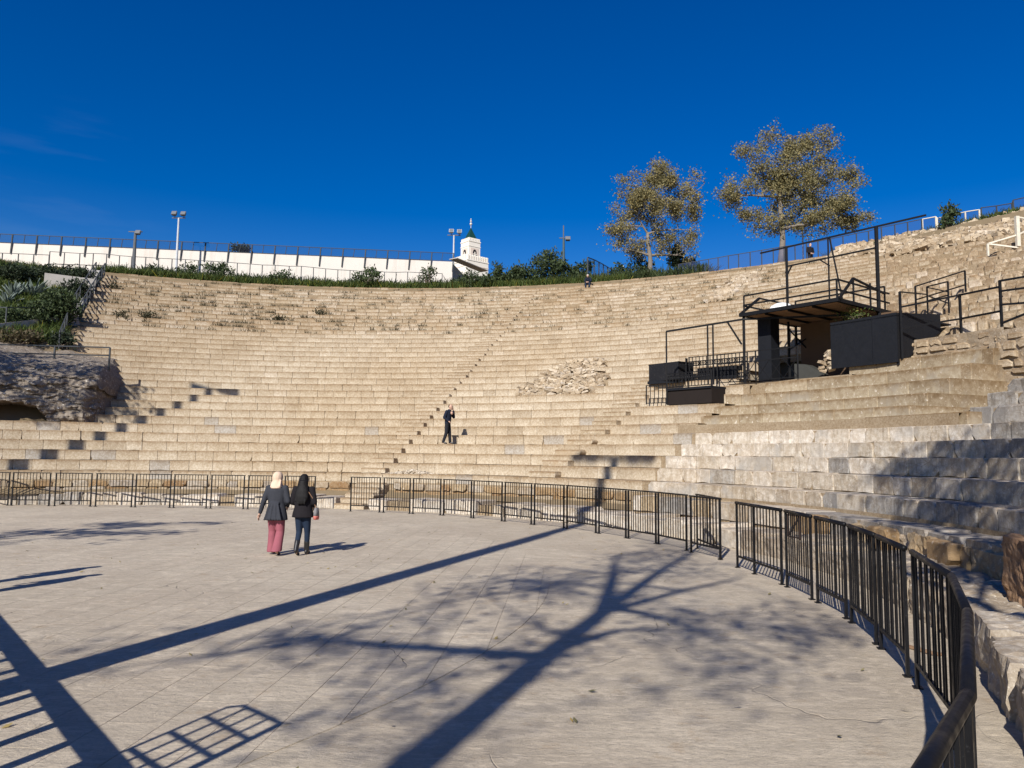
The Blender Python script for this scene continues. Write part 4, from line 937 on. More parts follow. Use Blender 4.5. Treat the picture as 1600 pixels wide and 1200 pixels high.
# tall blue mesh screen and rim fence
pts = []; hs_ = []
for k in range(9):
    t = k / 8; x = 918 + 54 * t**.8; Y = 60 + 26 * t; q = atY(x, 402 + 30 * t, Y); pts.append(Vector((q.x, q.y, 15.5))); hs_.append(q.z - 15.5)
line_fence('tall blue mesh screen running away behind the seated man', pts, hs_, WIRE, .09, NETB)
rim = [(1060, 413), (1078, 410), (1092, 407.5), (1107, 405), (1122, 402.5), (1138, 399.5), (1154, 397), (1172, 394), (1190, 391), (1208, 388), (1225, 385), (1242, 382.5), (1260, 380), (1278, 377), (1298, 373), (1317, 369), (1338, 364.5), (1357, 361), (1377, 355), (1398, 351), (1418, 347), (1440, 342.5)]
pts = []; hs_ = []
for x, y in rim:
    th_, _ = topol(atR(x, y, rowr(RIMI) + 1.6)); q = atR(x, y, rowr(RIMI) + 1.6); zb = hill_z(th_, rowr(RIMI) + 1.6); pts.append(Vector((q.x, q.y, zb))); hs_.append(max(.6, q.z - zb))
line_fence('blue-tinted mesh fence along the right rim behind the plane trees', pts, hs_, WIRE, .06, NETB)
pts = []; hs_ = []
for x, y in [(1441, 342.5), (1462, 338.5), (1464, 341), (1485, 337), (1508, 331), (1530, 327.5)]:
    q = atR(x, y, rowr(RIMI) + 2.2); th_, _ = topol(q); zb = hill_z(th_, rowr(RIMI) + 2.2); pts.append(Vector((q.x, q.y, zb))); hs_.append(max(.6, q.z - zb))
line_fence('pale metal fence frames on the right rim beside the sapling', pts, hs_, CREAM, .07, NETB, mid=True)
pts = []; hs_ = []
for x, y in [(1533, 324.5), (1557, 321.5), (1581, 317.5), (1583, 312.5), (1612, 306), (1640, 300)]:
    q = atR(x, y, rowr(RIMI) + 2.6); th_, _ = topol(q); zb = hill_z(th_, rowr(RIMI) + 2.6); pts.append(Vector((q.x, q.y, zb))); hs_.append(max(.6, q.z - zb))
line_fence('mesh fence rising into the upper right corner of the rim', pts, hs_, WIRE, .06, NETB)
m = MB()
for k in range(24):
    a, b = 32 + k * .72, 32 + (k + 1) * .72; r = rowr(37.3); z = lambda t: hill_z(t, r) + .28
    m.hexa([pol(a, r, z(a) - .6), pol(b, r, z(b) - .6), pol(b, r + .3, z(b) - .6), pol(a, r + .3, z(a) - .6), pol(a, r, z(a)), pol(b, r, z(b)), pol(b, r + .3, z(b)), pol(a, r + .3, z(a))])
m.build('rim_kerb', GARW, label='pale concrete kerb above the rubble bank on the right rim', cat='kerb')

# ------------------------------------------------------------------ lamp posts
LENS = plain('lamp_glass', (.16, .165, .17), .25, .1, 5, .5)
def flood(label, x, yb, yt, Y, mat, heads, w, cross, bar_y=None, pole_top=None):
    b = atY(x, yb, Y); b.z = min(b.z, 16.0) ; t = atY(x, yt, Y); t = Vector((b.x, b.y, t.z)); E = empty('floodlight_post', b, label, 'lamp post', 'floodlight posts on the rim')
    m = MB(); m.tube([b - Vector((0, 0, .5)), b.lerp(t, .5), t], [w, w * .85, w * .65], 8); m.build('pole', mat, E)
    m = MB(); m.bar(t + Vector((-cross, 0, 0)), t + Vector((cross, 0, 0)), .07); m.build('crossbar', POLED, E)
    for dx, dz, c in heads:
        hd = t + Vector((dx, -.15, dz)); m = MB(); mm = Matrix.Rotation(-.5, 3, 'X')
        c8 = [(-.21, -.10, -.18), (.21, -.10, -.18), (.15, .14, -.13), (-.15, .14, -.13), (-.21, -.10, .19), (.21, -.10, .19), (.15, .14, .13), (-.15, .14, .13)]
        m.hexa([hd + mm @ Vector(q) for q in c8]); h = m.build('lamp_head', c, E)
        m = MB(); m.hexa([hd + mm @ Vector((q[0] * .86, -.115 + (.012 if q[1] > 0 else 0), q[2] * .84)) for q in c8]); gl = m.build('lens', LENS, h); gl.matrix_parent_inverse = Matrix.Identity(4)
        m = MB(); m.bar(t + Vector((dx, 0, 0)), hd + Vector((0, .1, 0)), .05); m.build('bracket', POLED, E)
    return E
flood('short dark floodlight post with one lamp at the upper left', 208, 428, 362, 60, POLED, [(.28, -.12, POLED)], .16, .55)
flood('tall white floodlight pole with two lamps at the upper left', 275, 425, 340.5, 61.5, POLE, [(-.32, .32, POLED), (.42, .30, POLED)], .11, .55)
flood('white floodlight pole with two pale lamps beside the minaret', 708, 440, 367.5, 67.5, POLE, [(-.22, .32, POLE), (.50, .28, POLE)], .10, .60)
fp_ = flood('dark lamp post with a tall spike standing right of the shrubs', 880.5, 444, 372, 61, plain('green_grey_pole', (.06, .09, .10), .5), [(.32, -.10, POLED)], .13, .36)
t = atY(880.5, 372, 61); m = MB(); m.tube([t, t + Vector((0, 0, 1.05))], .05, 6); m.build('spike', POLED, fp_)
E = empty('street_lamp', atY(1254, 400, 62), 'white street lamp head glimpsed through the larger plane tree', 'lamp post'); q = atY(1254, 360, 62); m = MB(); m.tube([q - Vector((0, 0, 3)), q], .06, 6); m.build('pole', POLE, E); m = MB(); m.ell(atY(1249, 355, 62), (.42, .25, .2)); m.build('lamp_head', PLANKW, E)
E = empty('street_lamp', atY(971, 440, 85), 'tiny far lamp post between the blue screen and the smaller tree', 'lamp post'); q = atY(971, 416, 85); m = MB(); m.tube([q - Vector((0, 0, 3)), q], .06, 6); m.build('pole', POLE, E); m = MB(); m.box(q, (.5, .2, .15)); m.build('lamp_head', POLE, E)

# ------------------------------------------------------------------ minaret
YM = 120.0; sM = YM / FPX; mc = atY(735, 400, YM); MIN = empty('minaret', (mc.x, mc.y, 16), 'white square minaret with dark green pyramid roof behind the wall', 'minaret')
zpx = lambda y: atY(735, y, YM).z
rot = R_(45) - .10
def sq(hw, z0, z1, mat, nm, par=MIN):
    m = MB(); m.box((mc.x, mc.y, (z0 + z1) / 2), (hw * 2, hw * 2, z1 - z0), rot); return m.build(nm, mat, par)
hw = 15.6 * sM / math.sqrt(2); hb = 29 * sM / math.sqrt(2)
sq(hb, 8, zpx(413.5), MWHITE, 'base'); sq(hb * 1.03, zpx(413), zpx(411.2), MWHITE, 'cornice'); sq(hb * 1.02, zpx(421), zpx(419.8), MPINK, 'band')
LAN = sq(hw, zpx(413), zpx(379), MWHITE, 'lantern'); sq(hw * 1.05, zpx(388), zpx(386.6), MWHITE, 'cornice'); sq(hw * 1.06, zpx(380.6), zpx(378.6), MWHITE, 'cornice')
mr = Matrix.Rotation(rot, 3, 'Z'); U = lambda x, y, z: Vector((mc.x, mc.y, 0)) + mr @ Vector((x, y, 0)) + Vector((0, 0, z))
def merlons(hwid, z, n, size):
    for s in range(4):
        r4 = Matrix.Rotation(math.pi / 2 * s, 3, 'Z')
        for k in range(n):
            x = -hwid + 2 * hwid * (k + .5) / n; q = r4 @ Vector((x, -hwid + .10, 0)); m = MB(); c = U(q.x, q.y, z + size * .7); m.box(c, (2 * hwid / n * .6, 2 * hwid / n * .6, size * 1.4), rot); m.build('merlon', MWHITE, MIN)
merlons(hb, zpx(411.2), 9, .55); merlons(hw, zpx(378.6), 7, .30)
for s in range(4):
    r4 = Matrix.Rotation(math.pi / 2 * s, 3, 'Z'); V3 = lambda x, y, z: U(*(r4 @ Vector((x, y, 0))).xy, z)
    m = MB(); z0, z1 = zpx(405), zpx(390); m.hexa([V3(-hw * .7, -hw - .03, z0), V3(hw * .7, -hw - .03, z0), V3(hw * .7, -hw + .1, z0), V3(-hw * .7, -hw + .1, z0), V3(-hw * .7, -hw - .03, z1), V3(hw * .7, -hw - .03, z1), V3(hw * .7, -hw + .1, z1), V3(-hw * .7, -hw + .1, z1)]); m.build('facade_panel', MPINK, MIN)
    for dx in (0,):
        z0, z1 = zpx(403), zpx(396); ar = [V3(-.34, -hw - .06, z0), V3(.34, -hw - .06, z0), V3(.34, -hw - .06, z1)] + [V3(.34 * math.cos(t), -hw - .06, z1 + .42 * math.sin(t)) for t in (.5, 1.0, 1.57, 2.1, 2.6)] + [V3(-.34, -hw - .06, z1)]
        m = MB(); m.prism(ar, V3(0, .1, 0) - V3(0, 0, 0)); wd_ = m.build('window', DARKW, MIN)
        m = MB(); m.bar(V3(0, -hw - .10, z0), V3(0, -hw - .10, z1), .10); m.bar(V3(-.36, -hw - .10, z0 + .35), V3(.36, -hw - .10, z0 + .35), .09); o = m.build('mullion', MWHITE, wd_); o.matrix_parent_inverse = Matrix.Identity(4)
hp = hw * .80; zb, zt_ = zpx(378), zpx(355.5); m = MB(); m.add([U(-hp, -hp, zb), U(hp, -hp, zb), U(hp, hp, zb), U(-hp, hp, zb), U(0, 0, zt_)], [(0, 1, 4), (1, 2, 4), (2, 3, 4), (3, 0, 4), (3, 2, 1, 0)]); RF = m.build('roof', GREEN, MIN)
m = MB(); m.tube([U(0, 0, zt_ - .1), U(0, 0, zpx(341.5))], .05, 6); FN = m.build('finial', GOLD, MIN)
for y, r in ((350, .21), (345.8, .15), (342.6, .09)): m = MB(); m.ell(U(0, 0, zpx(y)), (r, r, r)); o = m.build('ball', GOLD, FN); o.matrix_parent_inverse = Matrix.Identity(4)
# ------------------------------------------------------------------ ruined mass and garden on the left
def fbm(p, o=4):
    s = 0; a = 1
    for _ in range(o): s += a * noise.noise(p); p = p * 2.1; a *= .5
    return s
prof = [(22.75, 3.2), (22.78, 3.7), (22.85, 4.2), (23.0, 4.7), (23.3, 5.2), (23.8, 5.7), (24.4, 6.1), (25.2, 6.55), (26.2, 6.75), (27.4, 6.95), (28.8, 7.2), (30.3, 7.5), (32, 7.8), (34, 8.2)]
PP = []
for (a, b) in zip(prof[:-1], prof[1:]):
    for k in range(7): PP.append((a[0] + (b[0] - a[0]) * k / 7, a[1] + (b[1] - a[1]) * k / 7))
tt = list(np.arange(110.6, 130.5, .17)); V = []; F = []
for t in tt:
    for j, (r, z) in enumerate(PP):
        e = max(0, (112.0 - t) / 1.4)                       # rounded right end
        rr = r + e * e * 1.5 + (.9 * max(0, 1 - (t - 110.6) / 2.4) if z < 4.9 else 0); zz = z - e * .5 * (z > 5) - max(0, 116 - t) * .06 * (z > 5.5) + max(0, t - 118) * .05 * (z > 6)
        q = pol(t, rr, zz); ql = Vector((q.x * .8, q.y * .8, q.z * 3.2)); n_ = fbm(q * .55) * .30 + fbm(ql * 1.0, 4) * .30 + abs(noise.noise(ql * 2.3)) * .26 - max(0, noise.noise(q * 2.8)) * .34 + noise.noise(q * 7) * .10; zz -= .25 * (z > 6)
        arch = ((t - 120.0) / 3.3)**2 + ((zz - 3.2) / .85)**2
        dep = 2.6 if arch < 1 else 2.6 * max(0, 1 - (arch - 1) / .18)
        V.append(pol(t, rr + n_ * .9 + dep, zz + n_ * .45 * (z > 3.6)))
nj = len(PP)
for k in range(len(tt) - 1):
    for j in range(nj - 1): F.append((k * nj + j, (k + 1) * nj + j, (k + 1) * nj + j + 1, k * nj + j + 1))
n0 = len(V)
for j in range(nj): V.append(V[j] + (pol(110.4, PP[j][0] + 4, PP[j][1] - .6) - V[j]) * .55)
for j in range(nj - 1): F.append((j, j + 1, n0 + j + 1, n0 + j))
mb = MB(); mb.tint = .5; mb.add(V, F); mb.build('ruined_masonry', ROCK, smooth=False, label='lumpy grey mass of ruined concrete with a dark arched hole at the left', cat='ruin')
def off(x, y, h): q = onslope(x, y); return q + Vector((0, 0, h))
GW = empty('garden_wall', onslope(60, 515), 'low concrete wall along the garden path above the ruined mass', 'wall')
gp = [onslope(-60, 528), onslope(-10, 520), onslope(45, 513), onslope(100, 506), onslope(122, 503)]
for a, b in zip(gp[:-1], gp[1:]): m = MB(); m.bar(a - Vector((0, 0, .1)), b - Vector((0, 0, .1)), .3, 1.1); m.build('wall_section', GARW, GW)
H1 = [onslope(8, 517), onslope(52, 511), onslope(98, 505)]
rails('dark garden handrail standing on the low concrete wall', WIRE, .05, [(H1[0] + Vector((-4, .2, 1.45)), H1[0] + Vector((0, 0, 1.3))), (H1[0] + Vector((0, 0, 1.3)), H1[1] + Vector((0, 0, 1.15))), (H1[1] + Vector((0, 0, 1.15)), H1[2] + Vector((0, 0, .9)))], posts=[(p, p + Vector((0, 0, h))) for p, h in zip(H1, (1.3, 1.15, .9))])
rr = 26.0; e_ = [atR(-60, 537, rr), atR(86, 540.5, rr), atR(172, 543, rr)]; e2_ = [atR(-60, 550, rr), atR(86, 553.5, rr), atR(172, 555.5, rr)]
rails('two-bar dark handrail along the top edge of the ruined mass', WIRE, .06, [(e_[0], e_[1]), (e_[1], e_[2]), (e2_[0], e2_[1]), (e2_[1], e2_[2])], posts=[(Vector((e_[1].x, e_[1].y, 6.2)), e_[1]), (Vector((e_[2].x, e_[2].y, 5.9)), e_[2])])
# side ramp and stair handrails at the left end of the seats
m = MB(); v = []
for i in range(20, 36):
    for t in (116.3 - (i - 20) * .05, 118.2): v.append(pol(t, rowr(i), rowz(i) + .06))
m.add(v, [(2 * k, 2 * k + 2, 2 * k + 3, 2 * k + 1) for k in range(15)]); m.build('side_ramp', GARW, label='pale concrete ramp beside the left end of the seats', cat='ramp')
sa, sb = onslope(124, 500), onslope(163, 432); u = Vector((0, 0, 1))
for dlt, lab in ((0, 'right'), (.75, 'left')):
    o_ = (pol(116.1, 40, 0) - pol(115, 40, 0)) * dlt
    rails('dark sloping stair handrail left of the seats, %s one of the pair' % lab, WIRE, .055, [(sa + o_ + u * 1.0, sb + o_ + u * 1.0), (sa + o_ + u * .5, sb + o_ + u * .5)], posts=[(sa.lerp(sb, k / 8) + o_, sa.lerp(sb, k / 8) + o_ + u * 1.0) for k in range(9)])
sc1, sc2 = onslope(92, 545), onslope(104, 515)
rails('short dark stair handrail below the garden path at the left', WIRE, .055, [(sc1 + u, sc2 + u), (sc1 + u * .5, sc2 + u * .5)], posts=[(sc1.lerp(sc2, k / 3), sc1.lerp(sc2, k / 3) + u) for k in range(4)])
k0, k1 = onslope(68, 450), onslope(148, 457)
m = MB(); m.bar(k0 + u * .25, k1 + u * .15, .3, 1.5); m.build('concrete_block_wall', GARW, label='grey concrete wall stub in the garden below the dark hedge', cat='wall')
h0, h1 = onslope(75, 438), onslope(160, 434)
rails('thin dark handrail above the concrete wall stub', WIRE, .045, [(h0 + u * 1.15, h1 + u * .9), (h0 + u * .5, h1 + u * .35)], posts=[(h0.lerp(h1, k / 3), h0.lerp(h1, k / 3) + u * (1.15 - .08 * k)) for k in range(4)])
def slope_bush(x, y, rx, ry, n, mat, lab, sz=.2, name='shrub', tint=None):
    Yq = onslope(x, y + ry).y - .3; bush(name, [pe(x, y, Yq, rx, ry), pe(x - rx * .5, y + ry * .3, Yq, rx * .55, ry * .7), pe(x + rx * .55, y + ry * .25, Yq, rx * .5, ry * .65), pe(x + rx * .2, y - ry * .5, Yq, rx * .4, ry * .5)], n, sz, mat, lab, tint=tint)
slope_bush(20, 428, 34, 12, 2400, DARKL, 'dark hedge at the left edge below the white wall')
slope_bush(70, 428, 26, 11, 1900, DARKL, 'dark hedge left of the concrete wall stub')
slope_bush(120, 430, 36, 8, 1700, DARKL, 'dark hedge above the concrete wall stub')
slope_bush(92, 478, 30, 26, 3800, OLIVE, 'dense round bush in the middle of the left garden')
slope_bush(118, 452, 20, 11, 1300, DARKL, 'dark bush overhanging the pale ramp at the left')
slope_bush(58, 490, 22, 16, 2000, OLIVE, 'lower bush beside the garden handrail at the left')
slope_bush(15, 495, 22, 12, 1500, OLIVE, 'bush behind the garden handrail at the left edge')
slope_bush(30, 527, 34, 6, 900, DRYW, 'straw-coloured weeds on top of the ruined mass')
slope_bush(95, 531, 16, 8, 900, DARKL, 'dark weed at the right end of the ruined mass top')
def agave(x, y, s, lab):
    b = onslope(x, y); E = empty('agave', b, lab, 'agave')
    for k in range(17):
        a = k * 2.4; el = random.uniform(.5, 1.45); L = s * random.uniform(.75, 1.1); d = Vector((math.cos(a) * math.cos(el), math.sin(a) * math.cos(el), math.sin(el))); sd_ = Vector((-math.sin(a), math.cos(a), 0)); nn_ = d.cross(sd_)
        m = MB(); m.tint = random.random(); v = []
        for t, w_, bd in ((0, .07, 0), (.3, .10, .0), (.65, .07, -.03), (1, .006, -.10)):
            c = b + d * L * t + Vector((0, 0, bd * L)); v += [c - sd_ * w_ * s, c + nn_ * -.04 * s, c + sd_ * w_ * s]
        f = []
        for j in range(3):
            q = 3 * j; f += [(q, q + 1, q + 4, q + 3), (q + 1, q + 2, q + 5, q + 4)]
        m.add(v, f); m.build('leaf', AGAVE, E)
agave(52, 466, 1.5, 'tall grey-green agave in front of the round bush'); agave(20, 468, 1.3, 'grey-green agave left of the tall one'); agave(10, 478, 1.1, 'lower agave at the left edge of the garden'); agave(33, 462, 1.1, 'small agave squeezed between the two larger ones')
sp = []
for _ in range(2400):
    th = random.uniform(117, 131); i = random.uniform(16.5, 34); q = pol(th, rowr(i), hill_z(th, rowr(i)) + .0); sp.append(tuple(q))
tufts('garden_grass', sp, 20, .42, GRASS, kind='stuff', label='green grass with yellow flowers on the left garden slope', cat='grass')

# ------------------------------------------------------------------ people
def fuse(name, fn, voxel, mat, parent, smooth=6):
    m = MB(); fn(m); o = linkm(name, m.mesh(name, mat), mat, parent, True)
    r = o.modifiers.new('r', 'REMESH'); r.mode = 'VOXEL'; r.voxel_size = voxel; s = o.modifiers.new('s', 'SMOOTH'); s.iterations = smooth; s.factor = .5
    bpy.context.view_layer.update(); dg = bpy.context.evaluated_depsgraph_get(); me = bpy.data.meshes.new_from_object(o.evaluated_get(dg)); me.name = name
    o.modifiers.clear(); o.data = me
    if not me.materials: me.materials.append(mat)
    me.polygons.foreach_set('use_smooth', [True] * len(me.polygons)); return o
def cloth(name, col, rough=.9): return plain(name, col, rough, .25, 9, .15, .25)
SKIN = plain('skin', (.52, .33, .24), .55, .06, 8); HAIRB = plain('dark_hair', (.008, .007, .007), .6, .4, 24, .2, .5); HAIRG = plain('grey_hair', (.45, .44, .43), .7, .2, 14)
V3 = Vector
def hand(m, w, d, side, curl=.3):
    w = V3(w); d = V3(d).normalized(); s = V3((0, 1, 0)) if abs(d.y) < .7 else V3((0, 0, 1)); s = (s - d * s.dot(d)).normalized(); n = d.cross(s)
    m.cap(w, w + d * .075, .026, .034)
    for k, (L, o_) in enumerate(((.070, -.030), (.080, -.010), (.074, .010), (.058, .029))):
        a = w + d * .085 + s * o_; b = a + (d + n * curl * .4 * side).normalized() * L * .55; c = b + (d + n * curl * 1.4 * side).normalized() * L * .5; m.cap(a, b, .0105, .010, 6); m.cap(b, c, .010, .008, 6)
    a = w + d * .03 - s * .03; b = a + (d * .6 - s * .8).normalized() * .045; m.cap(a, b, .013, .011, 6); m.cap(b, b + (d * .9 - s * .3).normalized() * .035, .011, .009, 6)
def head(m, c, look=(0, 1, 0), s=1.0):
    c = V3(c); f = V3(look).normalized(); r = f.cross(V3((0, 0, 1))).normalized(); u = r.cross(f)
    m.ell(c + u * .02, (.078 * s, .095 * s, .105 * s)); m.ell(c - u * .055 + f * .025, (.060 * s, .065 * s, .070 * s))
    m.cap(c + f * .088 + u * .0, c + f * .108 - u * .03, .012, .016, 6); m.cap(c + f * .075 - u * .10 - f * .01, c + f * .08 - u * .09, .025, .022, 6)
    for k in (-1, 1): m.ell(c + r * k * .080 - f * .005 - u * .01, (.014, .024, .034)); m.cap(c + f * .088 + u * .022 + r * .045 * k, c + f * .092 + u * .024 + r * .02 * k, .010, .010, 6)
def figure(name, label, loc, rz, P, parts, group=None, s=1.0):
    E = empty(name, (0, 0, 0), label, 'person', group)
    def bodyfn(m):
        hp_, ch, nk, hd = P['hip'], P['chest'], P['neck'], P['head']
        m.cap(V3(hp_), V3(ch), .125, .13, 12); m.cap(V3(ch) + V3((-.12, 0, .06)), V3(ch) + V3((.12, 0, .06)), .085, .085); m.cap(V3(ch) + V3((0, 0, .08)), V3(nk), .07, .052); m.cap(V3(nk), V3(hd), .05, .05); head(m, hd, P.get('look', (0, 1, 0)))
        for k in 'LR':
            sx, el, wr = V3(P['sh' + k]), V3(P['el' + k]), V3(P['wr' + k]); m.cap(sx, el, .05, .04); m.cap(el, wr, .04, .027); hand(m, wr, P.get('hd' + k, wr - el), 1 if k == 'L' else -1, P.get('curl', .4))
            h, kn, an, to = V3(P['th' + k]), V3(P['kn' + k]), V3(P['an' + k]), V3(P['to' + k]); m.cap(h, kn, .082, .056); m.cap(kn, an, .056, .036); m.cap(an - V3((0, 0, .035)), to, .036, .03)
    fuse('body', bodyfn, .011, SKIN, E, 3)
    for nm, fn, mat, vx in parts: fuse(nm, fn, vx, mat, E, 4)
    E.location = loc; E.rotation_euler = (0, 0, rz); E.scale = (s, s, s); return E
def shoe(m, an, to, r=.042):
    an, to = V3(an), V3(to); m.cap(an - V3((0, 0, .02)), to, r, r * .85, 8); m.cap(an + (an - to).normalized() * .03 - V3((0, 0, .035)), an, r * .85, r, 8)
# woman in the pink trousers, walking away; +Y is forward
W1 = dict(hip=(0, 0, .90), chest=(0, 0, 1.22), neck=(0, 0, 1.42), head=(.0, .02, 1.54), shL=(-.17, 0, 1.34), elL=(-.25, -.05, 1.08), wrL=(-.33, -.02, .84), shR=(.17, 0, 1.34), elR=(.24, -.02, 1.08), wrR=(.17, .16, .98), thL=(-.085, 0, .86), knL=(-.09, .08, .48), anL=(-.095, .10, .10), toL=(-.10, .25, .04), thR=(.085, 0, .86), knR=(.09, .02, .48), anR=(.09, -.16, .14), toR=(.09, -.03, .035))
def coat1(m):
    m.loft([((0, 0, .70), .235, .175), ((0, 0, .76), .23, .17), ((0, 0, .92), .195, .145), ((0, 0, 1.04), .165, .125), ((0, 0, 1.18), .178, .13), ((0, 0, 1.30), .195, .125), ((0, 0, 1.37), .165, .105), ((0, 0, 1.42), .075, .075)], 20)
    for k in 'LR': m.cap(W1['sh' + k], W1['el' + k], .068, .056); m.cap(W1['el' + k], V3(W1['el' + k]).lerp(V3(W1['wr' + k]), .96), .056, .042)
    for k in range(-3, 4): m.cap((k * .03, -.135 - .02 * (k % 2), 1.02), (k * .055, -.19 - .012 * (k % 2), .72), .012, .022, 6)
    m.cap((-.09, -.13, 1.05), (.09, -.13, 1.05), .018, .018, 6)
def pants1(m):
    m.loft([((0, 0, .74), .17, .125), ((0, 0, .92), .165, .125)], 16)
    for k, sx in (('L', -1), ('R', 1)):
        a = V3(W1['an' + k]); kn = V3(W1['kn' + k]); h = V3(W1['th' + k]); m.loft([((a.x, a.y + .0, max(.045, a.z - .045)), .105, .125), ((a.x * .6 + kn.x * .4, a.y * .6 + kn.y * .4, .24), .092, .10), ((kn.x, kn.y, .48), .084, .088), ((h.x, h.y, .80), .098, .11)], 14)
def scarf(m):
    c = V3(W1['head']); m.ell(c + V3((0, -.012, .015)), (.108, .125, .128)); m.loft([((0, -.02, 1.335), .135, .125), ((0, -.02, 1.38), .125, .115), ((0, -.01, 1.45), .098, .105), ((0, 0, 1.52), .095, .105)], 16)
    for k in range(5): m.cap((-.10, -.05 - .015 * k, 1.46 - .022 * k), (.10, -.07 - .012 * k, 1.50 - .03 * k), .013, .013, 6)
CHAR = cloth('charcoal_wool', (.036, .038, .046)); PINK = cloth('rose_cotton', (.27, .085, .105)); SCARF = cloth('beige_scarf', (.62, .46, .34)); BLACKC = cloth('black_wool', (.014, .012, .014)); JEANS = cloth('dark_denim', (.016, .026, .048)); LEATH = plain('black_leather', (.015, .014, .014), .4, .3, 20, .5); NAVY = cloth('navy_jacket', (.014, .018, .032))
figure('person', 'woman in beige headscarf, charcoal coat and rose trousers walking away', (-4.74, 15.72, 0), R_(-4), W1, [('coat', coat1, CHAR, .013), ('trousers', pants1, PINK, .013), ('headscarf', scarf, SCARF, .012), ('shoe', lambda m: shoe(m, W1['anL'], W1['toL']), LEATH, .01), ('shoe', lambda m: shoe(m, W1['anR'], W1['toR']), LEATH, .01)])
W2 = dict(hip=(0, 0, .88), chest=(0, 0, 1.20), neck=(0, 0, 1.39), head=(.0, .02, 1.50), shL=(-.165, 0, 1.32), elL=(-.225, .0, 1.06), wrL=(-.14, .18, 1.0), shR=(.165, 0, 1.32), elR=(.235, -.03, 1.06), wrR=(.16, .16, .98), thL=(-.08, 0, .84), knL=(-.075, .03, .47), anL=(-.07, -.15, .13), toL=(-.07, -.02, .035), thR=(.08, 0, .84), knR=(.075, .08, .47), anR=(.06, .12, .09), toR=(.06, .26, .04))
def coat2(m):
    m.loft([((0, 0, .76), .225, .165), ((0, 0, .84), .212, .16), ((0, 0, .98), .175, .135), ((0, 0, 1.10), .165, .125), ((0, 0, 1.20), .178, .13), ((0, 0, 1.29), .188, .12), ((0, 0, 1.35), .155, .10), ((0, 0, 1.40), .07, .07)], 20)
    for k in 'LR': m.cap(W2['sh' + k], W2['el' + k], .072, .062); m.cap(W2['el' + k], V3(W2['el' + k]).lerp(V3(W2['wr' + k]), .96), .060, .046)
def jeans2(m):
    m.loft([((0, 0, .74), .16, .12), ((0, 0, .9), .155, .12)], 16)
    for k in 'LR':
        a = V3(W2['an' + k]); kn = V3(W2['kn' + k]); h = V3(W2['th' + k]); m.cap(h, kn, .092, .064); m.cap(kn, a + (kn - a) * .2, .062, .05)
def hair2(m):
    c = V3(W2['head']); m.ell(c + V3((0, -.015, .022)), (.095, .112, .118)); m.loft([((0, -.155, 1.03), .06, .03), ((0, -.155, 1.09), .115, .045), ((0, -.145, 1.18), .145, .055), ((0, -.115, 1.30), .135, .07), ((0, -.07, 1.40), .110, .085), ((0, -.04, 1.50), .097, .095)], 16)
    for k in range(7): x = -.1 + .033 * k; m.cap((x * .7, -.12, 1.38), (x * 1.1 + .02 * math.sin(k * 3), -.185, 1.06 + .03 * math.cos(k * 2)), .02, .014, 6)
def boots2(m, k):
    a, t, kn = V3(W2['an' + k]), V3(W2['to' + k]), V3(W2['kn' + k]); shoe(m, a, t, .045); m.cap(a, a + (kn - a) * .45, .05, .06, 8); m.cap(a + (a - t).normalized() * .035 - V3((0, 0, .02)), a + (a - t).normalized() * .035 - V3((0, 0, .075)), .022, .02, 6)
PW2 = figure('person', 'woman with long dark hair in a short black coat and dark jeans walking away', (-4.20, 15.72, 0), R_(-3), W2, [('coat', coat2, BLACKC, .013), ('jeans', jeans2, JEANS, .012), ('hair', hair2, HAIRB, .011), ('boot', lambda m: boots2(m, 'L'), LEATH, .01), ('boot', lambda m: boots2(m, 'R'), LEATH, .01)])
BG = empty('handbag', (0, 0, 0), 'small grey and coral handbag hanging at the right side of the woman with long hair', 'bag')
m = MB(); m.tint = .5; m.loft([((0, 0, .0), .05, .10), ((0, 0, .05), .055, .11), ((0, 0, .075), .055, .11)], 12); m.build('base', cloth('coral_leather', (.50, .15, .12)), BG, True, True)
m = MB(); m.loft([((0, 0, .075), .056, .11), ((0, 0, .15), .05, .10), ((0, 0, .22), .038, .09), ((0, 0, .235), .02, .07)], 12); m.build('body', cloth('grey_leather', (.20, .19, .19)), BG, True, True)
m = MB(); m.tube([(0, -.05, .22), (-.05, -.06, .40), (-.13, -.09, .53), (-.20, -.10, .62)], .009, 5); m.tube([(0, .05, .22), (-.05, .12, .42), (-.10, .14, .60)], .009, 5); m.build('strap', cloth('tan_strap', (.26, .15, .09)), BG, True)
BG.location = (-4.20 + .275, 15.70, .72)
# man on the tiers with a phone, facing right
MP = dict(hip=(0, 0, .93), chest=(.03, 0, 1.26), neck=(.07, 0, 1.47), head=(.12, .0, 1.58), look=(.72, -.35, -.42), shL=(.06, .17, 1.39), elL=(.20, .22, 1.16), wrL=(.22, .09, 1.42), hdL=(-.02, -.04, .12), shR=(.0, -.18, 1.38), elR=(-.08, -.26, 1.12), wrR=(.09, -.22, .98), thL=(.0, .09, .88), knL=(.06, .09, .49), anL=(.09, .09, .09), toL=(.24, .09, .04), thR=(0, -.09, .88), knR=(-.02, -.10, .49), anR=(-.15, -.11, .10), toR=(-.01, -.12, .035))
def mj(m):
    m.loft([((0, 0, .86), .125, .19), ((.005, 0, .98), .13, .185), ((.02, 0, 1.12), .135, .19), ((.03, 0, 1.26), .135, .205), ((.04, 0, 1.38), .115, .19), ((.06, 0, 1.45), .08, .10), ((.065, 0, 1.49), .06, .065)], 20)
    for k in 'LR': m.cap(MP['sh' + k], MP['el' + k], .075, .065); m.cap(MP['el' + k], V3(MP['el' + k]).lerp(V3(MP['wr' + k]), .95), .062, .048)
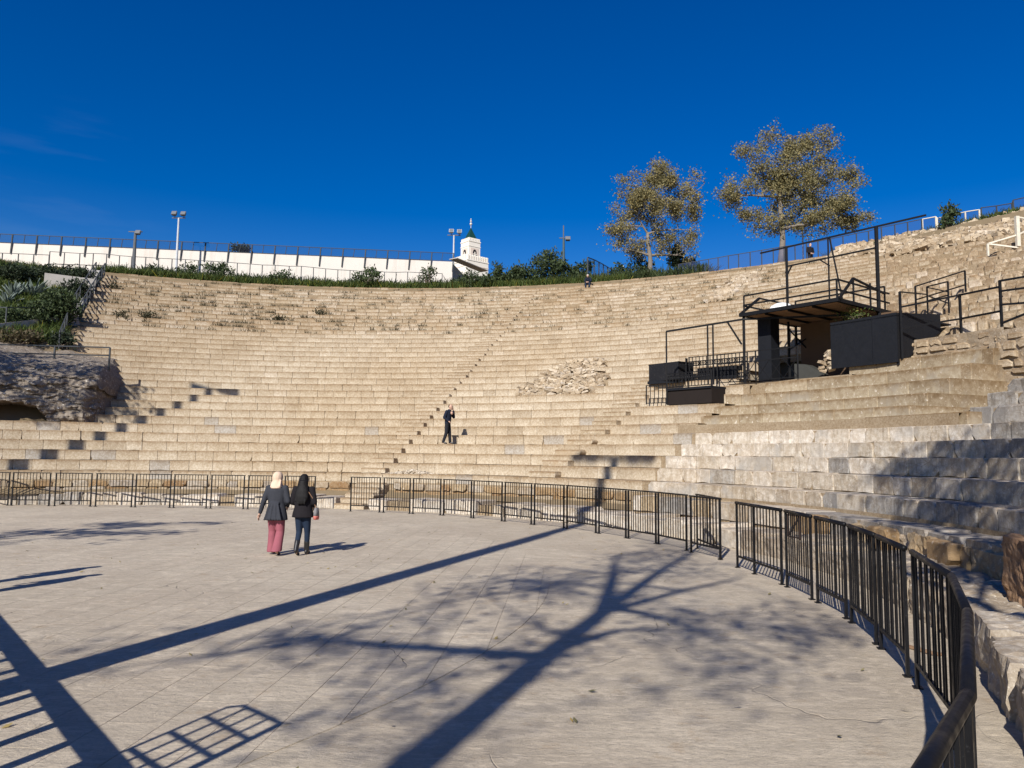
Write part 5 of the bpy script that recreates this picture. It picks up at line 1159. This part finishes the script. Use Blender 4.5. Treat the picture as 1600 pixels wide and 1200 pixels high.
def mt(m):
    m.loft([((0, 0, .82), .12, .175), ((0, 0, .95), .12, .175)], 16)
    for k in 'LR': a = V3(MP['an' + k]); kn = V3(MP['kn' + k]); h = V3(MP['th' + k]); m.cap(h, kn, .10, .078); m.cap(kn, a + V3((0, 0, .0)), .075, .062)
def mh(m): c = V3(MP['head']); m.ell(c + V3((-.035, .012, .03)), (.072, .088, .085))
MAN = figure('person', 'balding man in dark jacket standing on the tiers with a phone at his ear', (0, 0, 0), 0, MP, [('jacket', mj, NAVY, .013), ('trousers', mt, cloth('dark_trousers', (.018, .019, .024)), .013), ('hair', mh, HAIRB, .011), ('shoe', lambda m: shoe(m, MP['anL'], MP['toL']), LEATH, .01), ('shoe', lambda m: shoe(m, MP['anR'], MP['toR']), LEATH, .01)])
mi = 2; mp = pol(68.45, rowr(3) + .18, rowz(3)); q = atR(699, 692, rowr(3) + .18); MAN.location = (q.x, q.y, rowz(3) + .003); MAN.rotation_euler = (0, 0, R_(-12)); MAN.scale = (1, 1, 1)
PH = empty('phone', (0, 0, 0), 'black mobile phone held to the ear of the man on the tiers', 'phone'); m = MB(); m.box((.165, .083, 1.545), (.075, .012, .145), .2); m.build('body', LEATH, PH, True); m = MB(); m.box((.165, .076, 1.545), (.066, .002, .13), .2); m.build('screen', DARKW, PH, True); PH.location = MAN.location; PH.rotation_euler = MAN.rotation_euler
# seated man near the rim, facing the floor
SM = dict(hip=(0, 0, .12), chest=(0, .18, .50), neck=(0, .30, .64), head=(0, .40, .70), look=(0, .7, -.7), shL=(-.18, .22, .57), elL=(-.24, .36, .30), wrL=(-.10, .52, .22), shR=(.18, .22, .57), elR=(.24, .36, .30), wrR=(.10, .52, .22), thL=(-.10, .05, .10), knL=(-.15, .45, .12), anL=(-.14, .50, -.30), toL=(-.15, .64, -.36), thR=(.10, .05, .10), knR=(.15, .45, .12), anR=(.14, .50, -.30), toR=(.15, .64, -.36))
def sj(m):
    m.cap((0, .02, .14), (0, .17, .48), .16, .175, 14); m.cap((-.14, .22, .55), (.14, .22, .55), .09, .09)
    for k in 'LR': m.cap(SM['sh' + k], SM['el' + k], .075, .065); m.cap(SM['el' + k], V3(SM['el' + k]).lerp(V3(SM['wr' + k]), .95), .062, .048)
def st(m):
    m.cap((-.08, .02, .10), (.08, .02, .10), .13, .13)
    for k in 'LR': m.cap(SM['th' + k], SM['kn' + k], .10, .085); m.cap(SM['kn' + k], SM['an' + k], .08, .065)
def sh_(m): m.ell(V3(SM['head']) + V3((0, .0, .045)), (.092, .10, .085))
q = atR(920, 441, rowr(34) + .35); th_s, _ = topol(q)
figure('person', 'white-haired man in dark clothes sitting hunched on the top tier', pol(th_s, rowr(34) + .42, rowz(34)), R_(th_s + 90), SM, [('jacket', sj, NAVY, .014), ('trousers', st, JEANS, .014), ('hair', sh_, HAIRG, .012), ('shoe', lambda m: shoe(m, SM['anL'], SM['toL']), LEATH, .01), ('shoe', lambda m: shoe(m, SM['anR'], SM['toR']), LEATH, .01)])
# standing man behind the rim on the right
N2 = dict(W2); N2.update(hip=(0, 0, .93), chest=(0, 0, 1.27), neck=(0, 0, 1.47), head=(0, .02, 1.60), shL=(-.19, 0, 1.40), elL=(-.25, .02, 1.12), wrL=(-.12, .20, 1.0), shR=(.19, 0, 1.40), elR=(.25, .02, 1.12), wrR=(.12, .20, 1.0), thL=(-.09, 0, .88), thR=(.09, 0, .88), knL=(-.1, .03, .48), knR=(.1, .0, .48), anL=(-.1, .0, .09), toL=(-.12, .15, .04), anR=(.1, -.02, .09), toR=(.12, .13, .04))
def nj_(m):
    m.loft([((0, 0, .84), .19, .13), ((0, 0, 1.0), .185, .13), ((0, 0, 1.26), .20, .135), ((0, 0, 1.39), .19, .115), ((0, 0, 1.48), .07, .07)], 18)
    for k in 'LR': m.cap(N2['sh' + k], N2['el' + k], .075, .065); m.cap(N2['el' + k], V3(N2['el' + k]).lerp(V3(N2['wr' + k]), .95), .062, .048)
def nt_(m):
    m.loft([((0, 0, .80), .175, .12), ((0, 0, .95), .175, .12)], 16)
    for k in 'LR': m.cap(N2['th' + k], N2['kn' + k], .095, .075); m.cap(N2['kn' + k], N2['an' + k], .073, .06)
def nh_(m): m.ell(V3(N2['head']) + V3((0, -.02, .035)), (.088, .10, .09))
q = atR(1266, 398, rowr(RIMI) + .9); th_s, r_s = topol(q)
NM = figure('person', 'man in black standing behind the rim under the larger plane tree', (q.x, q.y, q.z - .93), R_(195), N2, [('jacket', nj_, BLACKC, .014), ('trousers', nt_, JEANS, .014), ('hair', nh_, HAIRB, .012), ('shoe', lambda m: shoe(m, N2['anL'], N2['toL']), LEATH, .01), ('shoe', lambda m: shoe(m, N2['anR'], N2['toR']), LEATH, .01)])
# two bystanders just outside the left edge (their shadows fall into view)
for (x, y, lab, sc_) in ((-8.22, 11.55, 'bystander whose shadow is the farther of two on the floor at the left', 1.0), (-7.72, 10.72, 'bystander whose shadow is the nearer of two on the floor at the left', .98)):
    o = copy_tree(NM); o.location = (x, y, 0); o.rotation_euler = (0, 0, R_(100)); o.scale = (sc_,) * 3; o['label'] = lab

# ------------------------------------------------------------------ things behind and beside the viewer that throw the shadows
SV = Vector((math.sin(saz), math.cos(saz), 0)); TE = math.tan(R_(SUN_EL))
def mast(label, tip, H, w, cross):
    tip = Vector(tip); L = (H - tip.z) / TE; b = tip - SV * L; b.z = 0; E = empty('light_mast', b, label, 'light mast', 'tall light masts beside the floor')
    m = MB(); m.tube([b, b + u * H * .5, b + u * H], [w, w * .85, w * .65], 10); m.build('pole', POLED, E); t = b + u * H; cd = Vector((cross[0], cross[1], 0)).normalized(); Lc = cross[2]
    m = MB(); m.bar(t - cd * Lc, t + cd * Lc, .14); m.build('crossbar', POLED, E)
    for k in (-.9, -.55, .5, .85):
        m = MB(); m.box(t + cd * Lc * k + u * .1, (.5, .35, .42), math.atan2(cd.y, cd.x)); m.build('lamp_head', POLED, E)
    m = MB(); m.bar(b + u * H * .30 + cd * .22, b + u * H * .62 + cd * .22, .05); m.build('conduit', POLED, E)
mast('tall light mast left of the viewer whose shadow crosses the floor', (3.62, 27.4, 2.05), 19.0, .25, (2.63, -2.65, 1.8))
mast('tall light mast off to the left whose shadow climbs the left seats', (-15.6, 39.6, 5.4), 19.0, .24, (1, -.25, 1.2))
# stage barrier
hb_ = 1.25; of = SV * (hb_ / TE); B0, B1 = Vector((-7.6, 11.3, 0)) - of, Vector((-1.35, 4.0, 0)) - of; B0 = Vector((-6.45, 9.75, 0)) - of; B1.x -= .2; bd_ = (B1 - B0).normalized()
SB = empty('stage_barrier', B0, 'thick-railed barrier beside the viewer whose shadow cuts the lower left corner', 'barrier')
m = MB(); m.bar(B0 - bd_ * 1.0 + u * hb_, B1 + u * hb_, .10, .115); m.build('rail', STEEL, SB)
for k in range(16): a = B0 + bd_ * (.1 + k * .47); m = MB(); m.bar(a, a + u * hb_, .08); m.build('post', STEEL, SB)
# steel grille
tA, tB = Vector((-2.22, 6.52, 0)), Vector((-1.72, 6.05, 0)); hg = 2.3; tA = tA - SV * (hg / TE); tB = tB - SV * (hg / TE); gd = tB - tA
GR = empty('steel_grille', tA, 'narrow steel grille standing beside the viewer with its shadow at the lower left', 'grille')
for k in range(5): m = MB(); a = tA + gd * (k / 4); m.bar(a, a + u * (hg - (.08 if k == 0 else 0)), .05 if k == 4 else .026); m.build('bar', STEEL, GR)
for z in (hg, hg - .24, hg - .48, hg - .72, hg - .96, hg - 1.3, hg - 1.7, .12): m = MB(); m.bar(tA + (gd * .12 if z == hg else gd * 0) + u * z, tB + u * z, .03); m.build('crossbar', STEEL, GR)
m = MB(); m.bar(tA + u * (hg - .08), tA + gd * .14 + u * hg, .03); m.build('corner', STEEL, GR)
# trees behind the viewer, laid out so that their crowns stand over their own trunks
def shade_tips(targets, n, hmin, hmax, axis, rad):
    out = []; tries = 0
    while len(out) < n and tries < 40000:
        tries += 1
        x, y, z, rx, ry = random.choices(targets, weights=[q[3] * q[4] for q in targets])[0]
        g = Vector((random.gauss(x, rx * .5), random.gauss(y, ry * .5), z)); h = random.uniform(hmin, hmax); p = g - SV * ((h - z) / TE); p.z = h
        d = math.hypot(p.x - axis[0], p.y - axis[1])
        v = inview(p)
        if d > rad or (v and -120 < v[0] < 1720 and v[1] > -90): continue
        out.append(p)
    return out
t1 = Vector((1.58, 11.15, 0)) - SV * (11.4 / TE)
tg1 = [(-2.2, 8.6, 0, 2.6, 2.6), (1.5, 9.0, 0, 2.2, 2.0), (2.6, 13.5, 0, 1.6, 3.0), (0.4, 12.0, 0, 1.8, 2.4), (2.2, 7.2, 0, 1.4, 1.4), (3.6, 17, 0, 1.2, 2.0), (-.4, 7.4, 0, 2.0, 1.6), (3.4, 10.2, 0, 1.2, 1.6), (-3.6, 8.0, 0, 2.0, 2.0), (-1.2, 6.4, 0, 1.6, 1.2)]
tree('bare_tree', t1, 11.2, shade_tips(tg1, 120, 8.5, 18.5, (t1.x, t1.y), 7.0), 18, 'sparse tree behind the viewer whose forked shadow lies across the floor', 'tree', AUTUMN, 5600, .13, .25, .6, TWIG, first=5, forks=[(gz(962, 868) - SV * (15.2 / TE) + u * 15.2, .15), (gz(1080, 862) - SV * (15.0 / TE) + u * 15.0, .14), (gz(1150, 905) - SV * (14.0 / TE) + u * 14.0, .11)])
t4 = Vector((2.2, -1.6, 0)); tg4 = [(8.6, 11.5, 2.2, 2.2, 3.2), (7.0, 9.5, 1.2, 1.6, 2.0), (10.5, 14.5, 3.0, 1.6, 2.0), (9.5, 16.5, 2.5, 2.2, 1.6)]
tree('leafy_tree', t4, 6.0, shade_tips(tg4, 110, 6.5, 14, (t4.x, t4.y), 7.0), 14, 'leafy tree behind the viewer shading the near right seats', 'tree', AUTUMN, 9000, .17, .22, .7, TWIG)
t2 = Vector((-25.5, 23.5, 0)); tg2 = [(-21, 34, 5.0, 3.2, 2.6), (-19.5, 37, 5.5, 1.6, 2.2), (-23, 35.5, 6.0, 2.6, 2.6)]
tree('leafy_tree', t2, 6.0, shade_tips(tg2, 90, 8.5, 15, (t2.x, t2.y), 6.0), 12, 'leafy tree beyond the left edge dappling the ruined mass', 'tree', AUTUMN, 5200, .18, .25, .7, TWIG)
t3 = Vector((-17.5, 3.5, 0)); tg3 = [(-10.5, 19.6, 0, 3.2, 1.0), (-10, 22.2, 0, 3.0, .8), (-11.5, 17.6, 0, 2.4, .8)]
tree('bare_tree', t3, 8.0, shade_tips(tg3, 60, 7.5, 13, (t3.x, t3.y), 6.5), 12, 'sparse tree left of the viewer streaking the floor by the women with shade', 'tree', AUTUMN, 900, .24, .22, .4, TWIG)

# small leaning frame behind the near railing and a stick on the floor
fa, fb_ = atR(1232, 852, 16.1), atR(1250, 853, 16.1); fa.z = fb_.z = .47; FRM = empty('metal_frame', fa, 'small rusty frame with a diagonal bar leaning behind the near railing', 'frame')
RUST = metal_mat('rusty_iron', (.06, .035, .025), (.2, .1, .05), .6, .7)
bars(FRM, 'bar', [(fa, fa + u * .46), (fb_, fb_ + u * .46), (fa + u * .45, fb_ + u * .45), (fa + u * .02, fb_ + u * .02), (fa + u * .03, fb_ + u * .44)], .03, RUST)
m = MB(); q = gz(1417, 1012); m.bar(q + Vector((0, 0, .02)), q + Vector((.12, -.38, .03)), .05, .025); m.bar(q + Vector((.10, -.36, .02)), q + Vector((.22, -.33, .02)), .04, .02); m.build('broken_stick', plain('splintered_wood', (.28, .17, .10), .8), label='broken piece of wood on the floor beside the near railing', cat='stick')
# ------------------------------------------------------------------ litter on the floor
mb = MB()
for _ in range(170):
    x, y = random.uniform(-13, 4), random.uniform(4.8, 25)
    if math.hypot(x - CX, y - CY) > 15.8: continue
    a = random.uniform(0, 6.3); s = random.uniform(.02, .048); d = Vector((math.cos(a), math.sin(a), 0)) * s; e = Vector((-d.y, d.x, 0)) * .45; c = Vector((x, y, .012)); mb.tint = random.random()
    mb.add([c - d, c + e + u * .012, c + d + u * .02, c - e + u * .004], [(0, 1, 2, 3)])
mb.build('fallen_leaves', AUTUMN, kind='stuff', label='dry leaves scattered over the paved floor', cat='leaves')
